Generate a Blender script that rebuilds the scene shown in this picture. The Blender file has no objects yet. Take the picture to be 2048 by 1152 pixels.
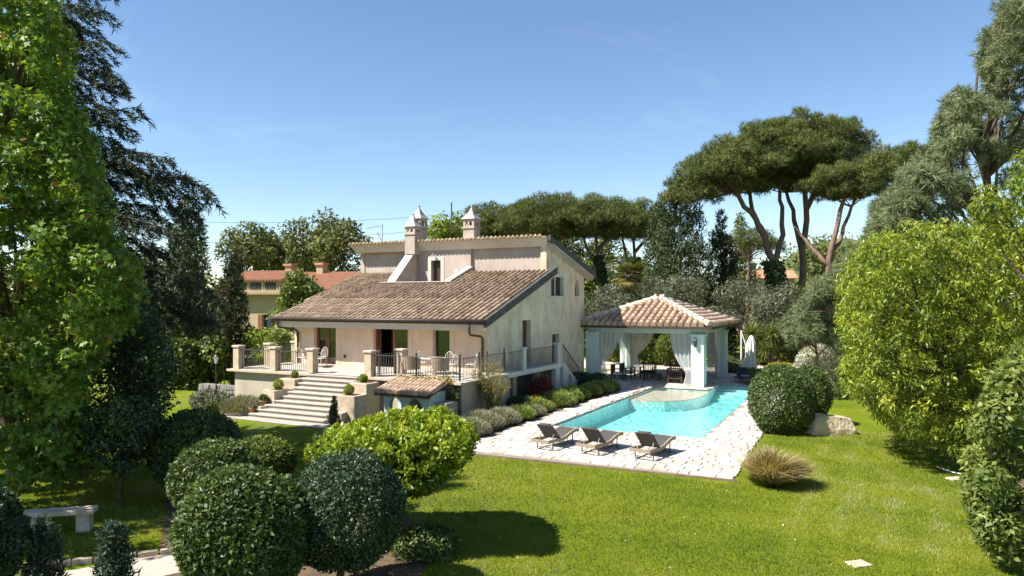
import bpy, bmesh, math
import numpy as np
from mathutils import Vector, Matrix
R = math.radians
PI = math.pi
S = bpy.context.scene
C = S.collection

# ---------------------------------------------------------------- camera, sky, sun, exposure
cam_d = bpy.data.cameras.new('camera'); cam = bpy.data.objects.new('camera', cam_d); C.objects.link(cam)
cam.location = (0, 0, 5.0); cam.rotation_euler = (R(90), 0, 0)
FPX = 1450.0
cam_d.sensor_width = 36; cam_d.lens = FPX / 2048 * 36; cam_d.shift_y = 24 / 2048
cam_d.clip_start = 0.1; cam_d.clip_end = 6000
S.camera = cam
SUN_AZ, SUN_EL = 251.0, 50.5          # azimuth clockwise from +Y
world = bpy.data.worlds.new('World'); S.world = world; world.use_nodes = True
wn = world.node_tree.nodes; wl = world.node_tree.links
bg = wn['Background']
sky = wn.new('ShaderNodeTexSky'); sky.sky_type = 'NISHITA'; sky.sun_disc = False
sky.sun_elevation = R(SUN_EL); sky.sun_rotation = R(SUN_AZ)
sky.air_density = 1.0; sky.dust_density = 0.0; sky.ozone_density = 1.8; sky.altitude = 600
# thin cirrus veils over the whole sky
tc = wn.new('ShaderNodeTexCoord'); mp = wn.new('ShaderNodeMapping')
mp.inputs['Scale'].default_value = (1.6, 2.0, 6.0); mp.inputs['Rotation'].default_value = (0.1, 0.12, 0.5)
nz = wn.new('ShaderNodeTexNoise'); nz.inputs['Scale'].default_value = 1.6; nz.inputs['Detail'].default_value = 7
nz.inputs['Roughness'].default_value = 0.62; nz.inputs['Distortion'].default_value = 0.6
rp = wn.new('ShaderNodeValToRGB'); rp.color_ramp.elements[0].position = 0.53; rp.color_ramp.elements[1].position = 0.92
rp.color_ramp.elements[0].color = (0, 0, 0, 1); rp.color_ramp.elements[1].color = (.2, .2, .2, 1)
mx = wn.new('ShaderNodeMixRGB'); mx.inputs[2].default_value = (7.6, 8.2, 8.8, 1)
wl.new(tc.outputs['Generated'], mp.inputs['Vector']); wl.new(mp.outputs[0], nz.inputs['Vector'])
wl.new(nz.outputs['Fac'], rp.inputs['Fac']); wl.new(rp.outputs['Color'], mx.inputs[0])
hs_ = wn.new('ShaderNodeHueSaturation'); hs_.inputs['Saturation'].default_value = 1.06; wl.new(sky.outputs[0], hs_.inputs['Color']); wl.new(hs_.outputs[0], mx.inputs[1]); wl.new(mx.outputs[0], bg.inputs['Color'])
bg.inputs['Strength'].default_value = 0.08
sd = bpy.data.lights.new('sun', 'SUN'); sd.energy = 5.0; sd.angle = R(0.5); sd.color = (1.0, 0.95, 0.87)
sun = bpy.data.objects.new('sun', sd); C.objects.link(sun)
az, el = R(SUN_AZ), R(SUN_EL)
to_sun = Vector((math.sin(az) * math.cos(el), math.cos(az) * math.cos(el), math.sin(el)))
sun.rotation_euler = to_sun.to_track_quat('Z', 'Y').to_euler()
sun.location = (-20, -20, 40)
S.view_settings.view_transform = 'Standard'; S.view_settings.look = 'None'
S.view_settings.exposure = 1.2; S.view_settings.gamma = 1.0; S.view_settings.use_curve_mapping = False
S.render.engine = 'CYCLES'
S.cycles.max_bounces = 8; S.cycles.transparent_max_bounces = 12
S.render.resolution_x = 1024; S.render.resolution_y = 576

# ---------------------------------------------------------------- frames and helpers
TH = R(27); OX, OY = -1.13, 33.5          # the villa's axes: u along its front, v into the depth
def W(u, v, z=0.0):
    return (OX + u * math.cos(TH) + v * math.sin(TH), OY - u * math.sin(TH) + v * math.cos(TH), z)
def at(px, py, Y):                        # a point at depth Y
    return ((px - 1024) / FPX * Y, Y, 5.0 - (py - 600) / FPX * Y)

def tag(o, label=None, cat=None, group=None, kind=None):
    if label: o['label'] = label
    if cat: o['category'] = cat
    if group: o['group'] = group
    if kind: o['kind'] = kind
    return o
def thing(name, label, cat, loc, rotz=0.0, group=None):
    o = bpy.data.objects.new(name, None); C.objects.link(o); o.empty_display_size = 0.2
    o.location = loc; o.rotation_euler = (0, 0, rotz)
    return tag(o, label, cat, group)
def uvthing(name, label, cat, u, v, z=0.0, rot=0.0, group=None):
    return thing(name, label, cat, W(u, v, z), -TH + rot, group)
def link(name, me, parent=None, loc=(0, 0, 0), rot=(0, 0, 0), scale=None):
    o = bpy.data.objects.new(name, me); C.objects.link(o); o.parent = parent
    o.location = loc; o.rotation_euler = rot
    if scale: o.scale = scale
    return o
def dup(root, loc, rotz, label, scale=None):
    kids = {}
    for o in bpy.data.objects:
        if o.parent: kids.setdefault(o.parent, []).append(o)
    def cp(o, par):
        c = o.copy(); C.objects.link(c)
        if par: c.parent = par
        for k in kids.get(o, []): cp(k, c)
        return c
    r = cp(root, None); r.location = loc; r.rotation_euler = (0, 0, rotz); r['label'] = label
    if scale: r.scale = scale
    return r

class MB:
    def __init__(s): s.v = []; s.f = []
    def add(s, vs, fs):
        k = len(s.v); s.v += [tuple(p) for p in vs]; s.f += [tuple(i + k for i in q) for q in fs]; return s
    def box(s, x0, x1, y0, y1, z0, z1):
        return s.add([(x0,y0,z0),(x1,y0,z0),(x1,y1,z0),(x0,y1,z0),(x0,y0,z1),(x1,y0,z1),(x1,y1,z1),(x0,y1,z1)],
                     [(3,2,1,0),(4,5,6,7),(0,1,5,4),(1,2,6,5),(2,3,7,6),(3,0,4,7)])
    def cbox(s, x0, x1, y0, y1, z0, z1, c=.02):     # box with a chamfered top
        return s.add([(x0,y0,z0),(x1,y0,z0),(x1,y1,z0),(x0,y1,z0),(x0,y0,z1-c),(x1,y0,z1-c),(x1,y1,z1-c),(x0,y1,z1-c),
                      (x0+c,y0+c,z1),(x1-c,y0+c,z1),(x1-c,y1-c,z1),(x0+c,y1-c,z1)],
                     [(3,2,1,0),(0,1,5,4),(1,2,6,5),(2,3,7,6),(3,0,4,7),(4,5,9,8),(5,6,10,9),(6,7,11,10),(7,4,8,11),(8,9,10,11)])
    def hexa(s, p):                                  # 8 points: bottom ring then top ring
        return s.add(p, [(3,2,1,0),(4,5,6,7),(0,1,5,4),(1,2,6,5),(2,3,7,6),(3,0,4,7)])
    def prism(s, poly, z0, z1):
        n = len(poly); vs = [(x, y, z0) for x, y in poly] + [(x, y, z1) for x, y in poly]
        return s.add(vs, [tuple(range(n))[::-1], tuple(range(n, 2*n))] + [(i, (i+1) % n, n+(i+1) % n, n+i) for i in range(n)])
    def bar(s, a, b, w, h=None):                     # rectangular bar between two points
        a = Vector(a); b = Vector(b); d = (b - a).normalized(); h = h or w
        up = Vector((0, 0, 1)) if abs(d.z) < .95 else Vector((0, 1, 0))
        sx = d.cross(up).normalized() * w / 2; sy = sx.cross(d).normalized() * h / 2
        return s.hexa([a-sx-sy, a+sx-sy, b+sx-sy, b-sx-sy, a-sx+sy, a+sx+sy, b+sx+sy, b-sx+sy])
    def tube(s, path, rad, n=8, cap=True):
        P = [Vector(p) for p in path]; m = len(P)
        if not hasattr(rad, '__len__'): rad = [rad] * m
        k = len(s.v); ref = None
        for i in range(m):
            d = (P[min(i+1, m-1)] - P[max(i-1, 0)]).normalized()
            if ref is None: ref = Vector((1, 0, 0)) if abs(d.x) < .8 else Vector((0, 1, 0))
            a = (ref - d * ref.dot(d)).normalized(); b = d.cross(a); ref = a
            for j in range(n):
                t = 2 * PI * j / n; s.v.append(tuple(P[i] + (a * math.cos(t) + b * math.sin(t)) * rad[i]))
        for i in range(m - 1):
            for j in range(n):
                s.f.append((k+i*n+j, k+i*n+(j+1) % n, k+(i+1)*n+(j+1) % n, k+(i+1)*n+j))
        if cap:
            s.f.append(tuple(k + j for j in range(n))[::-1]); s.f.append(tuple(k + (m-1)*n + j for j in range(n)))
        return s
    def lathe(s, prof, n=16, c=(0, 0)):
        k = len(s.v); m = len(prof)
        for r, z in prof:
            for j in range(n):
                t = 2*PI*j/n; s.v.append((c[0]+r*math.cos(t), c[1]+r*math.sin(t), z))
        for i in range(m-1):
            for j in range(n):
                s.f.append((k+i*n+j, k+i*n+(j+1) % n, k+(i+1)*n+(j+1) % n, k+(i+1)*n+j))
        s.f.append(tuple(k+j for j in range(n))[::-1]); s.f.append(tuple(k+(m-1)*n+j for j in range(n)))
        return s
    def mesh(s, name, mat, smooth=False, tint=None):
        me = bpy.data.meshes.new(name); me.from_pydata(s.v, [], s.f); me.materials.append(mat)
        if smooth: me.polygons.foreach_set('use_smooth', [True] * len(me.polygons))
        if tint is not None:
            a = me.attributes.new('tint', 'FLOAT', 'FACE')
            if not hasattr(tint, '__len__'): tint = [tint] * len(me.polygons)
            a.data.foreach_set('value', list(tint))
        me.update(); return me
    def build(s, name, mat, parent=None, smooth=False, loc=(0,0,0), rot=(0,0,0), tint=None):
        return link(name, s.mesh(name, mat, smooth, tint), parent, loc, rot)

def plate(outer, holes, t, axis):
    """Polygon with holes, extruded by t. axis 'xz': points (x,z) at y 0..t; 'yz': (y,z) at x 0..-t; 'xy': z 0..t."""
    bm = bmesh.new(); es = []
    for loop in [outer] + list(holes):
        vs = [bm.verts.new((a, b, 0)) for a, b in loop]
        es += [bm.edges.new((vs[i], vs[(i+1) % len(vs)])) for i in range(len(vs))]
    bmesh.ops.triangle_fill(bm, use_beauty=True, use_dissolve=False, edges=es)
    r = bmesh.ops.extrude_face_region(bm, geom=bm.faces[:])
    for e in r['geom']:
        if isinstance(e, bmesh.types.BMVert): e.co.z = t
    mb = MB(); bm.verts.ensure_lookup_table()
    for i, vv in enumerate(bm.verts): vv.index = i
    mp_ = {'xz': lambda c: (c.x, c.z, c.y), 'yz': lambda c: (-c.z, c.x, c.y), 'xy': lambda c: (c.x, c.y, c.z)}[axis]
    bmesh.ops.recalc_face_normals(bm, faces=bm.faces[:])
    mb.add([mp_(q.co) for q in bm.verts], [[q.index for q in fc.verts] for fc in bm.faces])
    bm.free(); return mb
def rect(a0, a1, b0, b1): return [(a0, b0), (a1, b0), (a1, b1), (a0, b1)]
def gothic(a0, a1, b0, b1, n=6, k=1.0):
    """Pointed arch opening from b0, springing so that the apex is at b1."""
    w = a1 - a0; h = w * .95 * k; sp = b1 - h; pts = [(a0, b0), (a1, b0)]; m = (a0 + a1) / 2
    for i in range(n): q = i / n; pts.append((a1 - (w/2) * q**1.7, sp + h * math.sin(q * PI/2)))
    pts.append((m, b1))
    for i in range(n, 0, -1): q = (i-1) / n; pts.append((a0 + (w/2) * q**1.7, sp + h * math.sin(q * PI/2)))
    return pts

# ---------------------------------------------------------------- materials
MATS = {}
def nodemat(name):
    m = bpy.data.materials.new(name); m.use_nodes = True; nt = m.node_tree
    b = nt.nodes['Principled BSDF']; MATS[name] = m
    return m, nt, b
def N(nt, t, **kw):
    n = nt.nodes.new(t)
    for k, v_ in kw.items():
        if k in n.inputs: n.inputs[k].default_value = v_
        else: setattr(n, k, v_)
    return n
def ramp(nt, cols):
    r = nt.nodes.new('ShaderNodeValToRGB'); e = r.color_ramp.elements
    while len(e) < len(cols): e.new(.5)
    for q, (p, c) in zip(e, cols): q.position = p; q.color = (*c, 1)
    return r
def rough_mat(name, cols, scale=3.0, detail=6, rough=.85, bump=.15, bscale=40, spec=.25, stretch=None, tint=0.0, metal=0.0, bdist=.02):
    """Noise between colours, fine bump; tint > 0 multiplies by the face attribute 'tint'."""
    m, nt, b = nodemat(name); L = nt.links
    t = N(nt, 'ShaderNodeTexCoord'); mpn = N(nt, 'ShaderNodeMapping'); L.new(t.outputs['Object'], mpn.inputs[0])
    if stretch: mpn.inputs['Scale'].default_value = stretch
    n1 = N(nt, 'ShaderNodeTexNoise', Scale=scale, Detail=detail, Roughness=.6); L.new(mpn.outputs[0], n1.inputs['Vector'])
    k = len(cols); r = ramp(nt, [(.28 + .44 * i / max(1, k-1), c) for i, c in enumerate(cols)]); L.new(n1.outputs['Fac'], r.inputs[0])
    out = r.outputs[0]
    if tint:
        a = N(nt, 'ShaderNodeAttribute', attribute_name='tint')
        mr = N(nt, 'ShaderNodeMapRange'); mr.inputs[3].default_value = 1 - tint; mr.inputs[4].default_value = 1 + tint
        L.new(a.outputs['Fac'], mr.inputs[0])
        mu = N(nt, 'ShaderNodeVectorMath', operation='SCALE'); L.new(out, mu.inputs[0]); L.new(mr.outputs[0], mu.inputs['Scale']); out = mu.outputs[0]
    L.new(out, b.inputs['Base Color'])
    b.inputs['Roughness'].default_value = rough; b.inputs['Specular IOR Level'].default_value = spec; b.inputs['Metallic'].default_value = metal
    if bump:
        n2 = N(nt, 'ShaderNodeTexNoise', Scale=bscale, Detail=4); L.new(t.outputs['Object'], n2.inputs['Vector'])
        bp = N(nt, 'ShaderNodeBump', Strength=bump, Distance=bdist); L.new(n2.outputs['Fac'], bp.inputs['Height']); L.new(bp.outputs[0], b.inputs['Normal'])
    return m
def plaster(name, c0, c1, stain, amount=.5):
    m, nt, b = nodemat(name); L = nt.links
    t = N(nt, 'ShaderNodeTexCoord')
    n1 = N(nt, 'ShaderNodeTexNoise', Scale=1.1, Detail=8, Roughness=.62); L.new(t.outputs['Object'], n1.inputs['Vector'])
    r1 = ramp(nt, [(.32, c0), (.68, c1)]); L.new(n1.outputs['Fac'], r1.inputs[0])
    mpn = N(nt, 'ShaderNodeMapping'); mpn.inputs['Scale'].default_value = (1.3, 1.3, .55); L.new(t.outputs['Object'], mpn.inputs[0])
    n2 = N(nt, 'ShaderNodeTexNoise', Scale=1.5, Detail=9, Roughness=.7); L.new(mpn.outputs[0], n2.inputs['Vector'])
    r2 = ramp(nt, [(.45, (0, 0, 0)), (.78, (amount,)*3)]); L.new(n2.outputs['Fac'], r2.inputs[0])
    mx_ = N(nt, 'ShaderNodeMixRGB'); mx_.inputs[2].default_value = (*stain, 1)
    L.new(r2.outputs[0], mx_.inputs[0]); L.new(r1.outputs[0], mx_.inputs[1]); L.new(mx_.outputs[0], b.inputs['Base Color'])
    n3 = N(nt, 'ShaderNodeTexNoise', Scale=14, Detail=6, Roughness=.7); L.new(t.outputs['Object'], n3.inputs['Vector'])
    bp = N(nt, 'ShaderNodeBump', Strength=.35, Distance=.02); L.new(n3.outputs['Fac'], bp.inputs['Height']); L.new(bp.outputs[0], b.inputs['Normal'])
    b.inputs['Roughness'].default_value = .9; b.inputs['Specular IOR Level'].default_value = .15
    return m
def leafmat(name, cols, trans=.3, rough=.6, spec=.25):
    rough = max(rough, .48); spec = min(spec, .4)
    m, nt, b = nodemat(name); L = nt.links
    a = N(nt, 'ShaderNodeAttribute', attribute_name='tint'); k = len(cols)
    r = ramp(nt, [(i / (k-1), c) for i, c in enumerate(cols)]); L.new(a.outputs['Fac'], r.inputs[0])
    L.new(r.outputs[0], b.inputs['Base Color']); b.inputs['Roughness'].default_value = rough; b.inputs['Specular IOR Level'].default_value = spec
    if trans:
        tr = N(nt, 'ShaderNodeBsdfTranslucent'); g = N(nt, 'ShaderNodeMixRGB', blend_type='MULTIPLY'); g.inputs[0].default_value = 1
        g.inputs[2].default_value = (1.5, 1.35, .6, 1); L.new(r.outputs[0], g.inputs[1]); L.new(g.outputs[0], tr.inputs[0])
        mixs = N(nt, 'ShaderNodeMixShader'); mixs.inputs[0].default_value = trans
        L.new(b.outputs[0], mixs.inputs[1]); L.new(tr.outputs[0], mixs.inputs[2])
        L.new(mixs.outputs[0], nt.nodes['Material Output'].inputs[0])
    return m
def glassmat(name, tint=(.75, .8, .8), refl=1.0):
    m, nt, b = nodemat(name); L = nt.links; nt.nodes.remove(b)
    fr = N(nt, 'ShaderNodeFresnel', IOR=1.6); tr = N(nt, 'ShaderNodeBsdfTransparent'); tr.inputs[0].default_value = (*tint, 1)
    gl = N(nt, 'ShaderNodeBsdfGlossy'); gl.inputs['Roughness'].default_value = .03
    ad = N(nt, 'ShaderNodeMath', operation='MULTIPLY_ADD'); ad.inputs[1].default_value = refl; ad.inputs[2].default_value = .04
    L.new(fr.outputs[0], ad.inputs[0])
    mi = N(nt, 'ShaderNodeMixShader'); L.new(ad.outputs[0], mi.inputs[0]); L.new(tr.outputs[0], mi.inputs[1]); L.new(gl.outputs[0], mi.inputs[2])
    L.new(mi.outputs[0], nt.nodes['Material Output'].inputs[0]); return m

M_front = plaster('plaster_cream', (.66, .50, .37), (.74, .57, .425), (.42, .31, .23), .6)
M_side = plaster('plaster_weathered', (.55, .455, .345), (.76, .60, .445), (.29, .25, .185), .8)
M_pink = plaster('plaster_pink', (.40, .33, .285), (.46, .38, .325), (.25, .20, .17), .65)
M_wstone = plaster('plaster_white', (.50, .475, .43), (.57, .545, .50), (.34, .31, .27), .4)
M_beam = plaster('plaster_beam', (.60, .51, .43), (.68, .58, .49), (.42, .35, .29), .5)
M_aqua = plaster('plaster_aqua', (.47, .56, .53), (.54, .62, .58), (.38, .40, .36), .4)
M_capstone = plaster('cap_cement', (.33, .31, .285), (.42, .40, .37), (.22, .2, .18), .4)
M_grey = plaster('plaster_grey', (.36, .31, .245), (.45, .385, .305), (.22, .185, .145), .6)
M_ochre = plaster('plaster_ochre', (.34, .265, .17), (.40, .31, .20), (.28, .22, .145), .4)
M_travertine = rough_mat('travertine', [(.35, .275, .195), (.46, .37, .27), (.53, .44, .33)], 5, 8, .8, .3, 30)
M_tile = rough_mat('clay_tile', [(.12, .078, .05), (.235, .16, .105), (.35, .26, .18), (.20, .16, .125)], 4.5, 6, .9, .4, 50, .15, tint=.36)
M_tile2 = rough_mat('clay_tile_new', [(.30, .18, .115), (.40, .275, .19), (.47, .37, .285)], 3.0, 5, .9, .4, 50, .15, tint=.28)
M_tile3 = rough_mat('clay_tile_far', [(.36, .17, .10), (.46, .24, .15)], 2.0, 5, .9, .3, 30, .15)
M_under = rough_mat('roof_underlay', [(.05, .032, .023), (.09, .06, .043)], 4, 6, .95, .3, 30, .1)
M_verge = rough_mat('verge_slate', [(.05, .048, .045), (.12, .11, .10)], 6, 6, .9, .3, 30, .1)
M_gutter = rough_mat('copper_gutter', [(.032, .020, .015), (.065, .04, .029)], 6, 5, .5, .05, 60, .4)
M_wood = rough_mat('door_wood', [(.12, .045, .018), (.21, .085, .035)], 6, 5, .5, .1, 60, .4, (1, 1, .15))
M_dwood = rough_mat('dark_wood', [(.04, .021, .013), (.085, .046, .028)], 7, 5, .45, .1, 60, .4)
M_iron = rough_mat('wrought_iron', [(.055, .05, .048), (.09, .082, .075)], 12, 4, .55, .1, 80, .4)
M_whiteiron = rough_mat('white_iron', [(.55, .50, .42), (.68, .63, .55)], 12, 4, .55, .1, 80, .4)
M_pave = rough_mat('paving_stone', [(.37, .325, .275), (.47, .425, .37), (.53, .485, .435)], 5, 8, .85, .5, 18, .2, tint=.26)
M_joint = rough_mat('paving_joint', [(.19, .15, .115), (.28, .23, .185)], 6, 6, .95, .3, 60, .1)
M_gravel = rough_mat('gravel', [(.32, .27, .21), (.55, .48, .41)], 30, 4, .95, .6, 60, .1)
M_stone = rough_mat('boulder_stone', [(.38, .29, .19), (.56, .46, .33), (.66, .56, .43)], 2.5, 9, .9, .6, 9, .15, bdist=.08)
M_drystone = rough_mat('dry_stone', [(.14, .13, .11), (.28, .26, .23)], 4, 8, .95, .5, 14, .1, bdist=.05)
M_curtain, nt, b = nodemat('sheer_curtain'); b.inputs['Base Color'].default_value = (.72, .75, .75, 1); b.inputs['Roughness'].default_value = .9
tr_ = N(nt, 'ShaderNodeBsdfTranslucent'); tr_.inputs[0].default_value = (.72, .71, .67, 1); tp_ = N(nt, 'ShaderNodeBsdfTransparent')
m1 = N(nt, 'ShaderNodeMixShader'); m1.inputs[0].default_value = .4; m2 = N(nt, 'ShaderNodeMixShader'); m2.inputs[0].default_value = .28
nt.links.new(b.outputs[0], m1.inputs[1]); nt.links.new(tr_.outputs[0], m1.inputs[2]); nt.links.new(m1.outputs[0], m2.inputs[1]); nt.links.new(tp_.outputs[0], m2.inputs[2])
nt.links.new(m2.outputs[0], nt.nodes['Material Output'].inputs[0])
M_canvas = rough_mat('parasol_canvas', [(.66, .63, .56), (.76, .73, .66)], 4, 4, .9, .15, 30)
M_wicker = rough_mat('wicker', [(.20, .15, .105), (.36, .28, .20)], 60, 3, .7, .6, 90, .3)
M_sling = rough_mat('sling_fabric', [(.05, .045, .042), (.08, .073, .068)], 20, 3, .75, .2, 120, .3)
M_bluecush = rough_mat('navy_cushion', [(.018, .022, .034), (.03, .036, .05)], 8, 3, .85, .1, 60)
M_cush = rough_mat('cream_cushion', [(.60, .56, .49), (.70, .66, .58)], 8, 3, .9, .1, 40)
M_towel = rough_mat('blue_towel', [(.20, .32, .55), (.30, .42, .62)], 8, 3, .9, .2, 60)
M_metal = rough_mat('dark_metal', [(.03, .03, .03), (.05, .05, .05)], 9, 3, .45, 0, 40, .4)
M_alu = rough_mat('white_metal', [(.70, .70, .68), (.78, .78, .76)], 9, 3, .4, 0, 40, .4)
M_antenna = rough_mat('antenna_metal', [(.22, .22, .22), (.32, .32, .32)], 9, 3, .4, 0, 40, .5, metal=.6)
M_terra = rough_mat('terracotta', [(.34, .15, .08), (.45, .22, .13)], 8, 5, .85, .2, 40)
M_bark = rough_mat('bark', [(.06, .045, .035), (.15, .11, .085)], 5, 8, .95, .8, 12, .1, (3, 3, .6), bdist=.05)
M_pinebark = rough_mat('pine_bark', [(.10, .065, .048), (.26, .18, .135)], 3, 8, .95, .8, 7, .1, (2, 2, .5), bdist=.08)
M_soil = rough_mat('soil', [(.075, .05, .032), (.16, .115, .075)], 3, 8, .95, .6, 20, .1)
M_dark = rough_mat('interior_dark', [(.05, .045, .04), (.08, .07, .06)], 2, 3, .9, 0)
M_interior = rough_mat('interior_plaster', [(.55, .52, .47), (.62, .59, .54)], 2, 3, .9, 0)
M_red = rough_mat('mast_dark', [(.06, .04, .04), (.09, .05, .05)], 2, 2, .5, 0)
M_glass = glassmat('window_glass', (.5, .52, .52), .8)
M_lamp = rough_mat('lamp_glass', [(.6, .6, .58), (.7, .7, .68)], 5, 2, .2, 0, 40, .5)
# ---------------------------------------------------------------- ground, lawn, pool, paving
rng = np.random.default_rng(7)
POOL = [(4.6, -3.0), (10.45, -3.0), (10.1, 14.3), (7.7, 14.3), (7.7, 11.4), (4.6, 11.4)]
POOLW = [W(*p)[:2] for p in POOL]
def lawnmat():
    m, nt, b = nodemat('lawn'); L = nt.links
    t = N(nt, 'ShaderNodeTexCoord')
    n1 = N(nt, 'ShaderNodeTexNoise', Scale=.33, Detail=7, Roughness=.62); L.new(t.outputs['Object'], n1.inputs['Vector'])
    r1 = ramp(nt, [(.3, (.085, .14, .008)), (.5, (.15, .20, .011)), (.72, (.23, .24, .02))]); L.new(n1.outputs['Fac'], r1.inputs[0])
    mpn = N(nt, 'ShaderNodeMapping'); mpn.inputs['Rotation'].default_value = (0, 0, R(24)); mpn.inputs['Scale'].default_value = (1.1, .07, 1); L.new(t.outputs['Object'], mpn.inputs[0])
    n2 = N(nt, 'ShaderNodeTexNoise', Scale=.9, Detail=3); L.new(mpn.outputs[0], n2.inputs['Vector'])
    r2 = ramp(nt, [(.52, (0, 0, 0)), (.68, (.45,)*3)]); L.new(n2.outputs['Fac'], r2.inputs[0])
    mx1 = N(nt, 'ShaderNodeMixRGB'); mx1.inputs[2].default_value = (.20, .215, .07, 1); L.new(r2.outputs[0], mx1.inputs[0]); L.new(r1.outputs[0], mx1.inputs[1])
    n3 = N(nt, 'ShaderNodeTexNoise', Scale=14, Detail=5, Roughness=.75); L.new(t.outputs['Object'], n3.inputs['Vector'])
    r3 = ramp(nt, [(.3, (.6, .6, .6)), (.7, (1.35, 1.3, 1.2))]); L.new(n3.outputs['Fac'], r3.inputs[0])
    mu = N(nt, 'ShaderNodeMixRGB', blend_type='MULTIPLY'); mu.inputs[0].default_value = 1; L.new(mx1.outputs[0], mu.inputs[1]); L.new(r3.outputs[0], mu.inputs[2])
    n4 = N(nt, 'ShaderNodeTexNoise', Scale=.8, Detail=8, Roughness=.7); L.new(t.outputs['Object'], n4.inputs['Vector'])
    r4 = ramp(nt, [(.66, (0, 0, 0)), (.8, (.7,)*3)]); L.new(n4.outputs['Fac'], r4.inputs[0])
    mx2 = N(nt, 'ShaderNodeMixRGB'); mx2.inputs[2].default_value = (.24, .19, .09, 1); L.new(r4.outputs[0], mx2.inputs[0]); L.new(mu.outputs[0], mx2.inputs[1])
    L.new(mx2.outputs[0], b.inputs['Base Color']); b.inputs['Roughness'].default_value = .9; b.inputs['Specular IOR Level'].default_value = .1
    n5 = N(nt, 'ShaderNodeTexNoise', Scale=55, Detail=3); L.new(t.outputs['Object'], n5.inputs['Vector'])
    bp = N(nt, 'ShaderNodeBump', Strength=.9, Distance=.06); L.new(n5.outputs['Fac'], bp.inputs['Height']); L.new(bp.outputs[0], b.inputs['Normal'])
    return m
M_lawn = lawnmat()
g = plate([(-1800, -300), (1800, -300), (1800, 2500), (-1800, 2500)], [POOLW], .05, 'xy')
tag(g.build('lawn_ground', M_lawn, loc=(0, 0, -.05)), kind='structure')
SHRUB_BED = [(-9, 19), (-5.2, 10.2), (-2.2, 10.8), (-1.75, 12.4), (-1.55, 13.8), (-1.75, 15.2), (-2.3, 16.6), (-3.4, 17.8), (-5, 18.8), (-7.5, 19.8)]
# gravel path to the bench, soil beds
def sheet(name, pts, mat, z, kind='structure'):
    mb = MB(); mb.add([(x, y, z) for x, y in pts], [tuple(range(len(pts)))]); return tag(mb.build(name, mat), kind=kind)
sheet('garden_path', [(-12, 12.0), (-8.1, 13.4), (-6.6, 14.5), (-5.4, 14.9), (-5.0, 14.2), (-6.2, 13.2), (-7.6, 12.0), (-8.4, 10)], M_gravel, .012)
sheet('stair_landing', [W(*p)[:2] for p in [(-9.6, -7.4), (-2.6, -7.6), (-2.6, -6.2), (-9.2, -6.0)]], M_pave, .012)
sheet('flower_bed', [W(*p)[:2] for p in [(.9, -6.6), (3.2, -6.9), (3.25, 9.6), (.9, 9.4)]], M_soil, .010)
sheet('shrub_bed', SHRUB_BED, M_soil, .008)
sheet('gravel_court', [W(*p)[:2] for p in [(-6, 20.6), (9.4, 20.6), (12.3, 24), (12.3, 29), (-6, 28)]], M_gravel, .010)
sheet('tree_bed', [(9.2, 10.5), (11.2, 14), (12.6, 19), (14.2, 24), (20, 26), (24, 10)], M_soil, .008)
sheet('border_soil', [W(*p)[:2] for p in [(1.8, -9.2), (12.7, -8.8), (12.62, -8.5), (1.8, -8.9)]], M_soil, .006)
# stepping-in border of the dry grass at the deck's end
DECK = [(1.8, -9.0), (12.55, -8.6), (12.3, -1.5), (12.2, 15.6), (8.9, 15.8), (8.9, 20.8), (-.9, 20.8), (-.9, 9.8), (3.3, 9.8), (3.3, -6.6), (1.8, -6.9)]
dk = plate(DECK, [POOL], .012, 'xy')
deck = tag(dk.build('pool_deck', M_joint, loc=W(0, 0, 0), rot=(0, 0, -TH)), kind='structure')
def stone_mesh(k, mat, h=.04):
    r = np.random.default_rng(100 + k); j = lambda: r.uniform(-.025, .025); c = .035
    b4 = [(-.5 + j(), -.5 + j()), (.5 + j(), -.5 + j()), (.5 + j(), .5 + j()), (-.5 + j(), .5 + j())]
    t4 = [(x * (1 - c), y * (1 - c)) for x, y in b4]; hz = [h + r.uniform(-.003, .003) for _ in range(4)]
    mb = MB(); mb.add([(x, y, 0) for x, y in b4] + [(x, y, h * .6) for x, y in b4] + [(x, y, hz[i]) for i, (x, y) in enumerate(t4)],
        [(0,1,5,4),(1,2,6,5),(2,3,7,6),(3,0,4,7),(4,5,9,8),(5,6,10,9),(6,7,11,10),(7,4,8,11),(8,9,10,11)])
    return mb, mb.mesh('paving_stone', mat, tint=float(r.uniform(0, 1)))
SV = [stone_mesh(k, M_pave) for k in range(14)]
def inpoly(p, poly):
    x, y = p; r = False; n = len(poly)
    for i in range(n):
        (x1, y1), (x2, y2) = poly[i], poly[(i+1) % n]
        if (y1 > y) != (y2 > y) and x < (x2-x1) * (y-y1) / (y2-y1) + x1: r = not r
    return r
stones = []
v0 = -8.97
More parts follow.
